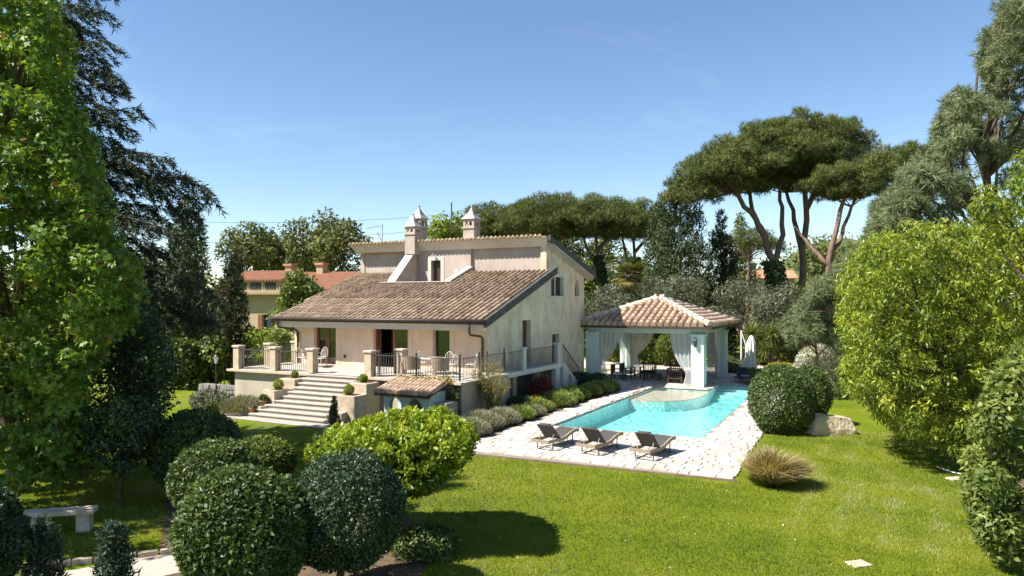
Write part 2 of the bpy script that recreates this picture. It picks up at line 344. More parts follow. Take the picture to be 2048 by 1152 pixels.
while v0 < 20.6:
    h = rng.uniform(.30, .46); u0 = -.9 + rng.uniform(0, .3)
    while u0 < 12.5:
        w = rng.uniform(.30, .78)
        ue = np.interp(v0, [-9, -8.6, -1.5, 15.6], [12.56, 12.55, 12.3, 12.2]) + rng.uniform(-.08, .05)
        if v0 < 15 and u0 + w > ue - .15: w = max(.16, ue - u0)
        c = (u0 + w/2, v0 + h/2); e = .004
        cs = [(c[0] + sx*(w/2-e), c[1] + sy*(h/2-e)) for sx in (-1, 1) for sy in (-1, 1)] + [c]
        if all(inpoly(q, DECK) for q in cs[:5]) or (inpoly(c, DECK) and c[0] > 11.6 and c[1] < 12):
            sc_w = w
            ok = not any(inpoly(q, POOL) for q in cs)
            if not ok and not inpoly(c, POOL):      # cut the stone at the pool's edge
                if c[0] < 4.6: a1 = 4.6; sc_w = max(.12, a1 - u0); c = (u0 + sc_w/2, c[1]); ok = c[0] + sc_w/2 <= 4.61
                elif c[0] > 10: a0 = u0 + w; x0 = 10.47 if c[1] < 5 else 10.3; sc_w = max(.12, a0 - x0); c = (a0 - sc_w/2, c[1]); ok = True
                else: ok = True
            if ok: stones.append((c[0], c[1], sc_w - .02, h - .02))
        u0 += w
    v0 += h
stones.sort(key=lambda s: math.hypot(*W(s[0], s[1])[:2]))
vis = [s for s in stones if s[0] > 3.4]
ind = set(vis[:300])
for s in vis[:300]:
    k = int(rng.integers(0, 14))
    link('paving_stone', SV[k][1], deck, (s[0], s[1], .012), (0, 0, 0), (s[2], s[3], 1))
rest = MB(); tints = []
for s in stones:
    if s in ind: continue
    m_ = SV[int(rng.integers(0, 14))][0]; rest.add([(x*s[2]+s[0], y*s[3]+s[1], z+.012) for x, y, z in m_.v], m_.f); tints += [float(rng.uniform(0, 1))] * len(m_.f)
tag(rest.build('paving_stones', M_pave, deck, tint=tints), kind='stuff')

# pool basin and water
def mosaic_caustics():
    m, nt, b = nodemat('pool_mosaic_caustics'); L = nt.links; t = N(nt, 'ShaderNodeTexCoord')
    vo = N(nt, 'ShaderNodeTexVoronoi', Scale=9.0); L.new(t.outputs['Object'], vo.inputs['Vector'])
    r = ramp(nt, [(.1, (.36, .62, .62)), (.5, (.50, .71, .70)), (.9, (.76, .84, .82))])  # mosaic tile tones, contrast widened to paint caustic sparkle into the colour
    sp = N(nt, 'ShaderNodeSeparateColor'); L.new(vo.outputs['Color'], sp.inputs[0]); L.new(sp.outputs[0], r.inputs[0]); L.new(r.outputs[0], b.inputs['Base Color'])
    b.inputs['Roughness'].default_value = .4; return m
M_mosaic_caustics = mosaic_caustics()
M_pebble = rough_mat('pool_beach', [(.42, .38, .29), (.60, .55, .43)], 14, 5, .8, .3, 30)
basin = tag(bpy.data.objects.new('pool_basin', None), kind='structure'); C.objects.link(basin); basin.location = W(0, 0, 0); basin.rotation_euler = (0, 0, -TH)
mb = MB(); n = len(POOL); D = -.7
mb.add([(u, v, .02) for u, v in POOL] + [(u, v, D) for u, v in POOL], [(i, n+i, n+(i+1) % n, (i+1) % n) for i in range(n)] + [tuple(range(n, 2*n))])
tag(mb.build('basin_shell', M_mosaic_caustics, basin), kind='structure')
sh = [(4.61, 6.7), (5.6, 6.75), (6.4, 7.0), (7.1, 7.7), (7.55, 8.8), (7.69, 10), (7.69, 11.39), (4.61, 11.39)]
MB().prism(sh, D + .001, -.2).build('beach_base', M_mosaic_caustics, basin); MB().prism([(max(4.615, a - .03), b + .03 if b < 11 else b - .005) for a, b in sh], -.199, -.15).build('shallow_beach', M_pebble, basin)
for i in range(4): MB().box(7.72, 10.14 , 12.6 - i * 0 + .55 * (i - 1), 14.28 - .001 * i, D + .002 + .001 * i, -.55 + .13 * i).build('pool_step', M_mosaic_caustics, basin)
def watermat():
    m, nt, b = nodemat('pool_water'); L = nt.links; nt.nodes.remove(b); t = N(nt, 'ShaderNodeTexCoord')
    n1 = N(nt, 'ShaderNodeTexNoise', Scale=3.2, Detail=4, Distortion=1.0); L.new(t.outputs['Object'], n1.inputs['Vector'])
    bp = N(nt, 'ShaderNodeBump', Strength=.8, Distance=.08); L.new(n1.outputs['Fac'], bp.inputs['Height'])
    fr = N(nt, 'ShaderNodeFresnel', IOR=1.33); L.new(bp.outputs[0], fr.inputs['Normal'])
    tr = N(nt, 'ShaderNodeBsdfTransparent')
    gl = N(nt, 'ShaderNodeBsdfGlossy'); gl.inputs['Roughness'].default_value = .04; L.new(bp.outputs[0], gl.inputs['Normal'])
    mi = N(nt, 'ShaderNodeMixShader'); L.new(fr.outputs[0], mi.inputs[0]); L.new(tr.outputs[0], mi.inputs[1]); L.new(gl.outputs[0], mi.inputs[2])
    L.new(mi.outputs[0], nt.nodes['Material Output'].inputs[0])
    va = N(nt, 'ShaderNodeVolumeAbsorption'); va.inputs['Color'].default_value = (.15, .93, .94, 1); va.inputs['Density'].default_value = .2
    L.new(va.outputs[0], nt.nodes['Material Output'].inputs['Volume']); return m
M_water = watermat()
mb = MB(); mb.add([(u, v, -.10) for u, v in POOL] + [(u, v, D - .05) for u, v in POOL], [tuple(range(n)), tuple(range(n, 2*n))[::-1]] + [(i, n+i, n+(i+1) % n, (i+1) % n) for i in range(n)])
# the water body fills the basin a hair outside its shell
o_ = mb.build('pool_water', M_water, loc=W(0, 0, 0), rot=(0, 0, -TH)); tag(o_, kind='structure')
cu = sum(p[0] for p in POOL)/n; 
for q in o_.data.vertices:
    i = q.index % n; du = .004 if POOL[i][0] > 7.65 and i in (1, 2) else -.004 if i in (0, 5) else 0; dv = -.004 if i in (0, 1) else .004
    q.co.x += du if i not in (3, 4) else -.004; q.co.y += dv

# ---------------------------------------------------------------- barrel tiles
def tile_mb(r0=.088, r1=.08, L_=.54, n=6, hh=1.6):
    mb = MB(); k = n + 1
    for y, r in ((0, r0), (L_, r1)):
        for j in range(k):
            t = PI * j / n; mb.v.append((r * math.cos(t), y, r * hh * math.sin(t)))
    for j in range(n): mb.f.append((j, k+j, k+j+1, j+1))
    mb.f.append(tuple(range(k)))
    return mb
def tile_variants(mat, nv=10, **kw):
    out = []
    for k in range(nv):
        m_ = tile_mb(**kw); out.append((m_, m_.mesh('tile', mat, tint=(k + .5) / nv)))
        for p_ in out[-1][1].polygons[:-1]: p_.use_smooth = True
    return out
def lay_tiles(parent, spots, variants, n_ind, mat, seed):
    """spots: (matrix, nearness) of every tile; the n_ind first as objects of their own, the rest joined."""
    r = np.random.default_rng(seed); rest = MB(); tn = []
    for i, Mx in enumerate(spots):
        k = int(np.clip(r.normal(.5, .27), 0, .999) * len(variants))
        if i < n_ind:
            o = link('tile', variants[k][1], parent); o.matrix_local = Mx
        else:
            m_ = variants[k][0]; rest.add([Mx @ Vector(p) for p in m_.v], m_.f); tn += [(k + .5) / len(variants)] * len(m_.f)
    if rest.f:
        o = tag(rest.build('tiles', mat, parent, tint=tn), kind='stuff')

# ---------------------------------------------------------------- villa
villa = uvthing('villa', 'cream two-storey villa with barrel-tiled roofs and white chimneys behind the terrace', 'house', 0, 0)
SL = .329; EV = -1.1; RZ = lambda v: 4.43 + SL * v
T = 1.65
plate(rect(-11.8, -.352, 0, 4.02), [rect(-10.45, -8.97, T, 3.80), rect(-6.55, -4.45, T, 3.80), rect(-3.0, -2.05, T, 3.78)], .35, 'xz').build('front_wall', M_front, villa)
plate([(0, 0), (12.2, 0), (12.2, 6.62), (6.6, 8.12), (6.6, 6.42), (0, 4.28)],
      [rect(7.2, 8.95, 5.23, 6.29), gothic(10.7, 11.4, 5.25, 6.22), rect(3.62, 4.6, T + .02, 3.97), rect(7.35, 8.35, .05, 3.1), rect(1.7, 2.6, .05, 1.25), rect(3.0, 5.4, .05, 1.25)], .35, 'yz').build('side_wall', M_side, villa)
MB().box(-11.8, -11.45, .352, 12.2, 0, 4.02).build('side_wall', M_front, villa)
MB().box(-12.9, -.352, 11.85, 12.2, 0, 6.55).build('rear_wall', M_side, villa)
MB().hexa([(-12.9, 6.9, 4.0), (-12.6, 6.9, 4.0), (-12.6, 11.84, 4.0), (-12.9, 11.84, 4.0), (-12.9, 6.9, 8.0), (-12.6, 6.9, 8.0), (-12.6, 11.84, 6.68), (-12.9, 11.84, 6.68)]).build('upper_side_wall', M_pink, villa)
MB().box(-11.44, -.36, .36, 11.8, T - .25, T - .02).build('floor', M_travertine, villa)
MB().box(-11.44, -.36, 5.2, 5.4, T - .01, 5.6).build('partition_wall', M_interior, villa)
MB().box(-7.0, -6.8, .36, 5.19, T - .01, 4.1).build('partition_wall', M_interior, villa)
MB().box(-11.44, -.4, .36, 6.9, 3.93, 3.98).build('ceiling', M_interior, villa)
MB().box(-3.2, -.4, 6.0, 6.2, 0.0, T - .3).build('basement_wall', M_dark, villa)
# upper storey front: left wall, chimney bay, right wall
MB().box(-12.9, -9.35, 6.95, 7.15, 5.8, 7.96).build('upper_wall', M_pink, villa)
plate(rect(-9.35, -4.75, 5.0, 7.96), [rect(-7.44, -6.77, 5.25, 7.33)], .35, 'xz').build('upper_wall', M_pink, villa, loc=(0, 6.6, 0))
MB().box(-4.75, -.352, 6.78, 7.1, 5.8, 7.96).build('upper_wall', M_pink, villa)
MB().hexa([(-13.0, 6.58, 7.92), (.0, 6.58, 7.92), (.0, 6.9, 7.92), (-13.0, 6.9, 7.92), (-13.3, 6.30, 8.40), (.16, 6.30, 8.40), (.16, 6.9, 8.40), (-13.3, 6.9, 8.40)]).build('cornice', M_beam, villa)
MB().box(-13.32, .18, 6.16, 6.88, 8.402, 8.44).build('cornice_cap', M_travertine, villa)
MB().hexa([(-13.2, 6.56, 8.16), (.3, 6.56, 8.16), (.3, 13.1, 6.46), (-13.2, 13.1, 6.46), (-13.2, 6.56, 8.40), (.3, 6.56, 8.40), (.3, 13.1, 6.70), (-13.2, 13.1, 6.70)]).build('upper_roof', M_under, villa)
MB().hexa([(.305, 6.2, 8.18), (.42, 6.2, 8.18), (.42, 13.2, 6.36), (.305, 13.2, 6.36), (.305, 6.2, 8.50), (.42, 6.2, 8.50), (.42, 13.2, 6.68), (.305, 13.2, 6.68)]).build('verge', M_verge, villa)
MB().hexa([(.002, 6.58, 7.86), (.30, 6.58, 7.98), (.30, 13.0, 6.28), (.002, 13.0, 6.16), (.002, 6.58, 8.15), (.30, 6.58, 8.15), (.30, 13.0, 6.45), (.002, 13.0, 6.45)]).build('soffit', M_pink, villa)
dm = MB().box(-.05, .05, -.055, .055, -.09, 0).mesh('dentil', M_wstone)
for i in range(34): vv = 6.7 + i * .185; link('dentil', dm, villa, (.355, vv, 8.18 - (vv - 6.2) * .26))
for i in range(38): vv = -.9 + i * .2; link('dentil', dm, villa, (.42, vv, RZ(vv) - .30))
tv = tile_variants(M_tile)
ridge = [Matrix.Translation((-13.15 + i * .27, 6.1, 8.44)) @ Matrix.Rotation(-.26, 4, 'X') for i in range(49)]
for i, Mx in enumerate(ridge): o = link('ridge_tile', tv[(i * 7) % 10][1], villa); o.matrix_local = Mx
# lower roof with the sunken loggia
ang = math.atan(SL); cs_ = math.cos(ang)
roof = plate([(-12.2, 0), (.45, 0), (.45, 7.8/cs_), (-4.85, 7.8/cs_), (-4.85, 5.65/cs_), (-8.9, 5.65/cs_), (-8.9, 8.0/cs_), (-13.05, 8.0/cs_)], [], .16, 'xy').build('roof', M_under, villa, loc=(0, EV, RZ(EV) - .17), rot=(ang, 0, 0))
spots = []
nrow = 22
for j in range(nrow):
    for i in range(45):
        u = -12.95 + i * .2985; s = -.05 + j * .45
        if u < -12.12 - .105*s: continue
        if -9.02 < u < -4.75 and s + .5 > 5.6 / cs_: continue
        if s + .5 > (8.25 if u > -9.0 else 8.45): continue
        spots.append(Matrix.Translation((u + rng.normal(0, .008), s + rng.normal(0, .012), .155 + rng.uniform(0, .01))) @ Matrix.Rotation(rng.normal(0, .02), 4, 'Z') @ Matrix.Rotation(-.04, 4, 'X'))
lay_tiles(roof, spots, tv, 298, M_tile, 3)
MB().hexa([(.455, -1.17, RZ(-1.17)-.28), (.60, -1.17, RZ(-1.17)-.28), (.50, 7.0, RZ(7.0)-.28), (.355, 7.0, RZ(7.0)-.28), (.455, -1.17, RZ(-1.17)+.10), (.60, -1.17, RZ(-1.17)+.10), (.50, 7.0, RZ(7.0)+.10), (.355, 7.0, RZ(7.0)+.10)]).build('verge', M_verge, villa)
MB().box(-11.9, .35, -1.02, -.82, 3.60, 3.88).build('eave_beam', M_beam, villa)
MB().box(-12.15, .45, -1.08, -.001, 3.882, 3.93).build('eave_soffit', M_beam, villa)
gp = [(-12.28, -1.23, 4.06), (-6, -1.23, 4.05), (.55, -1.23, 4.04)]
MB().tube(gp, .085, 8).build('gutter', M_gutter, villa, True)
MB().box(-12.2, .45, -1.21, -1.12, 3.92, 4.12).build('fascia', M_gutter, villa)
MB().tube([(-.30, -1.19, 4.0), (-.30, -1.17, 3.55), (-.30, -1.05, 3.42), (-.24, -.2, 3.32), (-.22, -.09, 3.2), (-.22, -.09, 1.66)], .055, 8).build('downpipe', M_gutter, villa, True)
MB().tube([(-11.9, -1.19, 4.0), (-11.85, -1.15, 3.6), (-11.55, -.2, 3.42), (-11.5, -.09, 3.3), (-11.5, -.09, 1.66)], .055, 8).build('downpipe', M_gutter, villa, True)
# loggia parapets
MB().hexa([(-8.90, 4.45, 5.4), (-8.42, 4.45, 5.4), (-8.42, 6.59, 5.4), (-8.90, 6.59, 5.4), (-8.90, 4.45, 6.04), (-8.42, 4.45, 6.04), (-8.42, 6.59, 8.05), (-8.90, 6.59, 8.05)]).build('loggia_parapet', M_pink, villa)
MB().hexa([(-8.94, 4.36, 6.045), (-8.38, 4.36, 6.045), (-8.38, 6.58, 8.055), (-8.94, 6.58, 8.055), (-8.94, 4.36, 6.10), (-8.38, 4.36, 6.10), (-8.38, 6.58, 8.11), (-8.94, 6.58, 8.11)]).build('parapet_coping', M_wstone, villa)
MB().hexa([(-4.98, 4.35, 5.4), (-4.70, 4.35, 5.4), (-4.70, 6.77, 6.2), (-4.98, 6.77, 6.2), (-4.98, 4.35, 6.04), (-4.70, 4.35, 6.04), (-4.70, 6.77, 6.92), (-4.98, 6.77, 6.92)]).build('loggia_parapet', M_pink, villa)
MB().hexa([(-5.04, 4.30, 6.045), (-4.66, 4.30, 6.045), (-4.66, 6.76, 6.925), (-5.04, 6.76, 6.925), (-5.04, 4.30, 6.09), (-4.66, 4.30, 6.09), (-4.66, 6.76, 6.97), (-5.04, 6.76, 6.97)]).build('parapet_coping', M_wstone, villa)
MB().box(-9.3, -4.99, 4.30, 4.44, 5.3, 5.98).build('loggia_parapet', M_pink, villa)
MB().box(-9.38, -4.62, 4.22, 4.50, 5.99, 6.033).build('parapet_coping', M_wstone, villa)
MB().box(-8.4, -5.0, 4.62, 6.59, 5.1, 5.24).build('loggia_floor', M_travertine, villa)
MB().box(-7.4, -6.8, 6.85, 6.9, 5.25, 7.3).build('loggia_door', M_dwood, villa)
for a0, a1, b0, b1 in ((-7.66, -7.44, 5.25, 7.52), (-6.77, -6.55, 5.25, 7.52), (-7.44, -6.77, 7.33, 7.52)): MB().box(a0, a1, 6.575, 6.599, b0, b1).build('door_surround', M_wstone, villa)
MB().tube([(-7.2, 6.52, 7.62), (-7.2, 6.4, 7.66)], [.03, .09], 8).build('wall_lamp', M_metal, villa)
MB().lathe([(.02, 6.5), (.13, 6.5), (.15, 6.62), (.1, 6.75), (.02, 6.75)], 12, (-5.6, 6.52)).build('wall_lantern', M_wstone, villa, True)
# openings: surrounds, doors, glass
def surround(a0, a1, b0, b1, w, mat, axis, name='surround'):
    for x0, x1, z0, z1 in ((a0 - w, a0, b0, b1 + w), (a1, a1 + w, b0, b1 + w), (a0, a1, b1, b1 + w)):
        (MB().box(x0, x1, -.016, -.001, z0, z1) if axis == 'x' else MB().box(.001, .016, x0, x1, z0, z1)).build(name, mat, villa)
for a in ((-10.45, -8.97, T + .002, 3.79), (-6.55, -4.45, T + .002, 3.79), (-3.0, -2.05, T + .002, 3.77)):
    for x0, x1 in ((a[0] - .26, a[0] - .002), (a[1] + .002, a[1] + .26)): MB().box(x0, x1, -.016, -.001, a[2], 3.78).build('surround', M_front, villa)
surround(7.2, 8.95, 5.23, 6.29, .14, M_wstone, 'y'); MB().box(.001, .06, 7.0, 9.15, 5.10, 5.229).build('sill', M_wstone, villa)
surround(3.62, 4.6, T + .03, 3.97, .2, M_side, 'y'); surround(7.35, 8.35, .6, 3.1, .2, M_side, 'y')
def leaf(x0, x1, y, z0, z1, axis='x', fw=.11, mat=None):
    mat = mat or M_wood; d = MB()
    B = (lambda a0, a1, c0, c1, yy, t: d.box(a0, a1, yy, yy + t, c0, c1)) if axis == 'x' else (lambda a0, a1, c0, c1, yy, t: d.box(yy - t, yy, a0, a1, c0, c1))
    B(x0, x0 + fw, z0, z1, y, .06); B(x1 - fw, x1, z0, z1, y, .06); B(x0 + fw, x1 - fw, z0, z0 + fw * 1.4, y, .06); B(x0 + fw, x1 - fw, z1 - fw, z1, y, .06)
    dr = d.build('door_leaf', mat, villa); p_ = MB(); yy = y + .025 if axis == 'x' else y - .025
    if axis == 'x': p_.box(x0 + fw, x1 - fw, yy, yy + .008, z0 + fw * 1.4, z1 - fw)
    else: p_.box(yy - .008, yy, x0 + fw, x1 - fw, z0 + fw * 1.4, z1 - fw)
    p_.build('pane', M_glass, dr); return dr
leaf(-10.40, -9.72, .20, T + .01, 3.72); leaf(-9.70, -9.02, .20, T + .01, 3.72)
MB().box(-10.45, -8.97, .18, .28, 3.725, 3.798).build('door_frame', M_wood, villa)
leaf(-5.50, -4.50, .20, T + .01, 3.72, fw=.15); MB().box(-6.548, -6.44, .18, .28, T, 3.72).build('door_frame', M_wood, villa); MB().box(-6.55, -4.45, .18, .28, 3.725, 3.798).build('door_frame', M_wood, villa)
dl = leaf(0, .95, 0, 0, 2.06, fw=.13); dl.location = (-6.40, .30, T + .01); dl.rotation_euler = (0, 0, R(78))
MB().box(-2.98, -2.07, .24, .26, T + .01, 3.77).build('pane', M_glass, villa)
MB().box(-3.0, -2.05, .29, .34, T, 3.78).build('shutter', rough_mat('grey_blind', [(.12, .13, .12), (.16, .17, .155)], 3, 3, .7, 0), villa)
MB().box(-.18, -.12, 8.02, 8.12, 5.235, 6.285).build('mullion', M_wstone, villa)
for a0, a1 in ((7.22, 8.02), (8.12, 8.93)): MB().box(-.2, -.19, a0, a1, 5.24, 6.28).build('pane', M_glass, villa)
MB().box(-.22, -.21, 10.72, 11.38, 5.26, 6.1).build('pane', M_glass, villa)
MB().box(-.30, -.24, 3.63, 4.59, T + .03, 3.96).build('side_door', M_dwood, villa); MB().box(-.30, -.24, 7.36, 8.34, .06, 3.09).build('side_door', M_dwood, villa)
MB().box(-.33, -.27, 3.01, 5.39, .06, 1.24).build('garage_door', M_metal, villa); MB().box(-.33, -.27, 1.71, 2.59, .06, 1.24).build('garage_door', M_dark, villa)
MB().box(-8.45, -8.3, -.02, -.002, 2.02, 2.17).build('wall_vent', M_metal, villa)
# chimneys
def chimney(u, v, z0, zc, w, zt):
    """shaft from z0 to zc, lantern with arched holes to zt, pyramid cap with finial."""
    c = MB().box(u-w/2, u+w/2, v-w/2, v+w/2, z0, zc).build('chimney', M_pink, villa)
    MB().box(u-w*.58, u+w*.58, v-w*.58, v+w*.58, zc, zc+.06).build('collar', M_pink, c)
    for ax, t in (('xz', -w/2), ('xz', w/2 - .08)):
        plate(rect(-w/2, w/2, zc + .06, zt), [gothic(-w*.3, -w*.07, zc+.16, zt-.12, 3, .6), gothic(w*.07, w*.3, zc+.16, zt-.12, 3, .6)], .08, ax).build('lantern', M_pink, c, loc=(u, v + t, 0))
    for t in (w/2, -w/2 + .08):
        plate(rect(-w/2 + .081, w/2 - .081, zc + .06, zt), [gothic(-w*.26, -w*.05, zc+.16, zt-.12, 3, .6), gothic(w*.05, w*.26, zc+.16, zt-.12, 3, .6)], .08, 'yz').build('lantern', M_pink, c, loc=(u + t, v, 0))
    MB().box(u-w*.2, u+w*.2, v-w*.2, v+w*.2, zc+.06, zt-.01).build('flue', M_dark, c)
    MB().box(u-w*.62, u+w*.62, v-w*.62, v+w*.62, zt, zt+.05).build('collar', M_wstone, c)
    k = w * .6; h = w * .85; mb = MB(); prof = [(k, zt+.05), (k*.62, zt+.05+h*.32), (k*.3, zt+.05+h*.68), (.05, zt+.05+h), (.035, zt+.1+h), (.06, zt+.17+h), (.02, zt+.26+h)]
    for r_, z_ in prof: mb.v += [(u-r_, v-r_, z_), (u+r_, v-r_, z_), (u+r_, v+r_, z_), (u-r_, v+r_, z_)]
    for i in range(len(prof)-1):
        for j in range(4): mb.f.append((4*i+j, 4*i+(j+1) % 4, 4*i+4+(j+1) % 4, 4*i+4+j))
    mb.f.append((len(mb.v)-4, len(mb.v)-3, len(mb.v)-2, len(mb.v)-1)); mb.build('cap', M_capstone, c)
chimney(-8.56, 6.36, 7.7, 8.85, .70, 9.32)
chimney(-8.62, 7.05, 8.0, 9.25, .74, 9.86)
chimney(-4.95, 7.05, 7.9, 9.12, .72, 9.66)
# aerial and wires on the roof
ant = uvthing('television_aerial', 'metal television aerial on the upper roof of the villa', 'aerial', -11.6, 7.4, 8.25)
MB().tube([(0, 0, -.1), (0, 0, 1.5)], .025, 6).build('mast', M_antenna, ant)
MB().tube([(-1.2, 0, 1.28), (0, 0, 1.42)], .016, 6).build('boom', M_antenna, ant)
for i in range(9): MB().tube([(-1.15 + i*.13, -.22, 1.285 + i*.016), (-1.15 + i*.13, .22, 1.285 + i*.016)], .008, 5).build('rod', M_antenna, ant)
MB().tube([(-.9, 0, .55), (-.1, 0, .72)], .016, 6).tube([(-.9, 0, .75), (-.1, 0, .72)], .012, 6).tube([(-.25, -.2, .95), (-.2, 0, .7), (-.25, .2, .5)], .02, 6).build('dish_rods', M_antenna, ant)

# ---------------------------------------------------------------- terrace, stairs, balcony
ter = uvthing('terrace', 'raised travertine terrace with rendered walls before the villa front', 'terrace', 0, 0)
MB().box(-11.9, .98, -3.95, -.004, 0, T - .10).build('retaining_wall', M_grey, ter)
MB().box(-12.2, 1.08, -4.2, -.004, T - .098, T - .002).build('slab', M_travertine, ter)
pv = [stone_mesh(40 + k, M_pave, .018)[1] for k in range(6)]
for i in range(18):
    for j in range(6):
        link('floor_tile', pv[int(rng.integers(0, 6))], ter, (-11.7 + .36 + i*.715, -3.95 + .33 + j*.65, T - .012), (0, 0, 0), (.70, .635, 1))
MB().box(.002, 1.05, .0, 6.3, T - .22, T - .004).build('balcony_slab', M_wstone, ter)
MB().box(.75, 1.0, 5.6, 6.2, 0, T - .225).build('balcony_pier', M_wstone, ter)
MB().box(.01, .98, -.003, .3, 0, T - .225).build('balcony_pier', M_grey, ter)
# side stair down from the balcony
ss = uvthing('side_staircase', 'narrow white stair descending from the balcony beside the shaded wall', 'stairs', 0, 6.3)
for i in range(9):
    MB().box(.05, 1.02, .0 + i*.27 + .001, .27 + i*.27, .001, T - .17*(i+1)).build('step', M_wstone, ss)
plate([(0, .0), (2.45, .0), (2.45, .2), (0, T + .05)], [gothic(.5, 1.15, .001, .95, 5, .7)], .12, 'yz').build('stringer', M_wstone, ss, loc=(1.16, .0, 0))
MB().tube([(1.08, .05, T + .95), (1.08, 2.35, 1.15)], .035, 6).tube([(1.08, 2.35, 1.15), (1.08, 2.35, .1)], .035, 6).build('handrail', M_iron, ss)
bmesh_b = MB().tube([(0, 0, 0), (0, 0, .86)], .012, 5, False).mesh('baluster', M_iron)
for i in range(14): link('baluster', bmesh_b, ss, (1.08, .15 + i*.16, T + .03 - i*.112 - .02 - .02))
# main stair
st = uvthing('garden_staircase', 'broad travertine garden staircase rising to the terrace between planter walls', 'stairs', -5.5, -3.95)
NS = 10; RUN = .28; RI = T / NS
for i in range(NS):
    z1 = T - RI*i - .002; y1 = -.1 - RUN*i; wl_ = -1.4 - (.12 if i < 6 else .45 + .18*(i-6)); wr_ = 1.42 + (.0 if i < 7 else .12*(i-6))
    y0 = y1 - RUN
    s_ = MB().box(wl_ + .02, wr_ - .02, y0 + .05, y1 - .001 if i else -.102, 0 + .001*i, z1 - .052).build('step', M_grey, st)
    MB().cbox(wl_, wr_, y0, y1 + .03, z1 - .05, z1, .012).build('tread', M_pave, s_, tint=.2)
for sx in (-1, 1):
    X = lambda a: sx * a
    a0, a1 = sorted((X(1.54), X(2.45)))
    MB().cbox(a0, a1, -1.05, -.102, 0, 1.47, .02).build('planter_wall', M_travertine, st)
    pl = [(X(1.56), -1.052), (X(2.5), -1.052), (X(2.55), -1.95), (X(1.75), -2.05)]
    if sx < 0: pl = pl[::-1]
    MB().prism(pl, 0, 1.05).build('planter_wall', M_travertine, st)
    pl2 = [(X(1.76), -2.052), (X(2.2), -2.0), (X(2.35), -2.5), (X(2.0), -2.6)]
    if sx < 0: pl2 = pl2[::-1]
    MB().prism(pl2, 0, .42).build('planter_wall', M_travertine, st)
    MB().box(min(X(1.75), X(2.3)), max(X(1.75), X(2.3)), -.85, -.3, 1.471, 1.478).build('soil', M_soil, st)
    MB().box(min(X(1.75), X(2.35)), max(X(1.75), X(2.35)), -1.8, -1.2, 1.051, 1.058).build('soil', M_soil, st)
# stone posts
def post(u, v, label, w=.36, h=1.05, mat=None, z=T):
    o = uvthing('stone_post', label, 'post', u, v, z, 0, 'stone posts of the terrace')
    MB().box(-w/2, w/2, -w/2, w/2, 0, h).build('shaft', mat or M_travertine, o)
    MB().cbox(-w/2-.05, w/2+.05, -w/2-.05, w/2+.05, h + .001, h + .09, .025).build('cap', mat or M_travertine, o)
    return o
FZ = T + .006
posts = {'a': (-11.75, -3.85), 'b': (-9.35, -3.85), 'c': (-7.05, -3.85), 'd': (-3.75, -3.85), 'e': (-11.85, -1.75), 'f': (-11.95, .25), 'g': (-3.2, -2.3)}
lab = {'a': 'square travertine post at the far left front corner of the terrace', 'b': 'square travertine post halfway along the left front railing', 'c': 'square travertine post at the left top of the garden stairs',
       'd': 'square travertine post at the right top of the garden stairs', 'e': 'square travertine post midway along the left end of the terrace', 'f': 'square travertine post beside the villa at the back left of the terrace', 'g': 'square travertine post standing behind the right front railing'}
for k_, p_ in posts.items(): post(*p_, lab[k_], z=FZ)
post(.90, 1.85, 'slim white post in the middle of the balcony railing', .26, 1.0, M_wstone, T)
post(.90, 6.0, 'slim white post at the head of the side stair', .26, 1.0, M_wstone, T)
def railing(a, b, label, mat=None, ends=(), h=.95, z=FZ, gap=.125):
    """railing from a to b in the villa's axes: rails, balusters, finial posts at the given fractions."""
    mat = mat or M_iron; a = Vector((*a, 0)); b = Vector((*b, 0)); L_ = (b-a).length; d = (b-a)/L_
    o = uvthing('iron_railing', label, 'railing', a.x, a.y, z, math.atan2(d.y, d.x), 'iron railings of the terrace')
    MB().box(0, L_, -.02, .02, h - .03, h).build('top_rail', mat, o); MB().box(0, L_, -.012, .012, .07, .095).build('bottom_rail', mat, o)
    bm_ = MB().tube([(0, 0, .096), (0, 0, h - .031)], .0105, 5, False).mesh('baluster', mat)
    nb = int(L_/gap)
    for i in range(nb): link('baluster', bm_, o, ((i + .5) * L_/nb, 0, 0))
    for q in ends:
        p_ = MB().tube([(q*L_, .05, 0), (q*L_, .05, h + .06)], .04, 8).build('iron_post', mat, o)
        MB().lathe([(.01, h+.06), (.05, h+.08), (.055, h+.13), (.02, h+.18), (.008, h+.25)], 8, (q*L_, .05)).build('finial', mat, p_, True)
    return o
railing((-11.55, -3.85), (-9.55, -3.85), 'black iron railing at the front left corner of the terrace')
railing((-9.15, -3.85), (-7.25, -3.85), 'black iron railing just left of the garden stairs')
railing((-11.8, -3.65), (-11.85, -1.95), 'black iron railing along the left end of the terrace, front half')
railing((-11.87, -1.55), (-11.93, .05), 'black iron railing along the left end of the terrace, rear half')
railing((-3.55, -3.85), (.85, -3.85), 'long black iron railing with finial posts above the tiled lean-to', ends=(.06, .5, .99))
railing((.90, -3.75), (.90, 0.1), 'black iron railing along the right end of the terrace above the broom', ends=(.38, .56, .98))
railing((-3.72, -3.62), (-3.22, -2.52), 'short iron railing leading back from the stair head', ends=(.9,))
railing((.92, .3), (.92, 1.7), 'black iron railing along the balcony, nearer bay', z=T)
railing((.92, 2.0), (.92, 5.85), 'black iron railing along the balcony, farther bay', z=T)

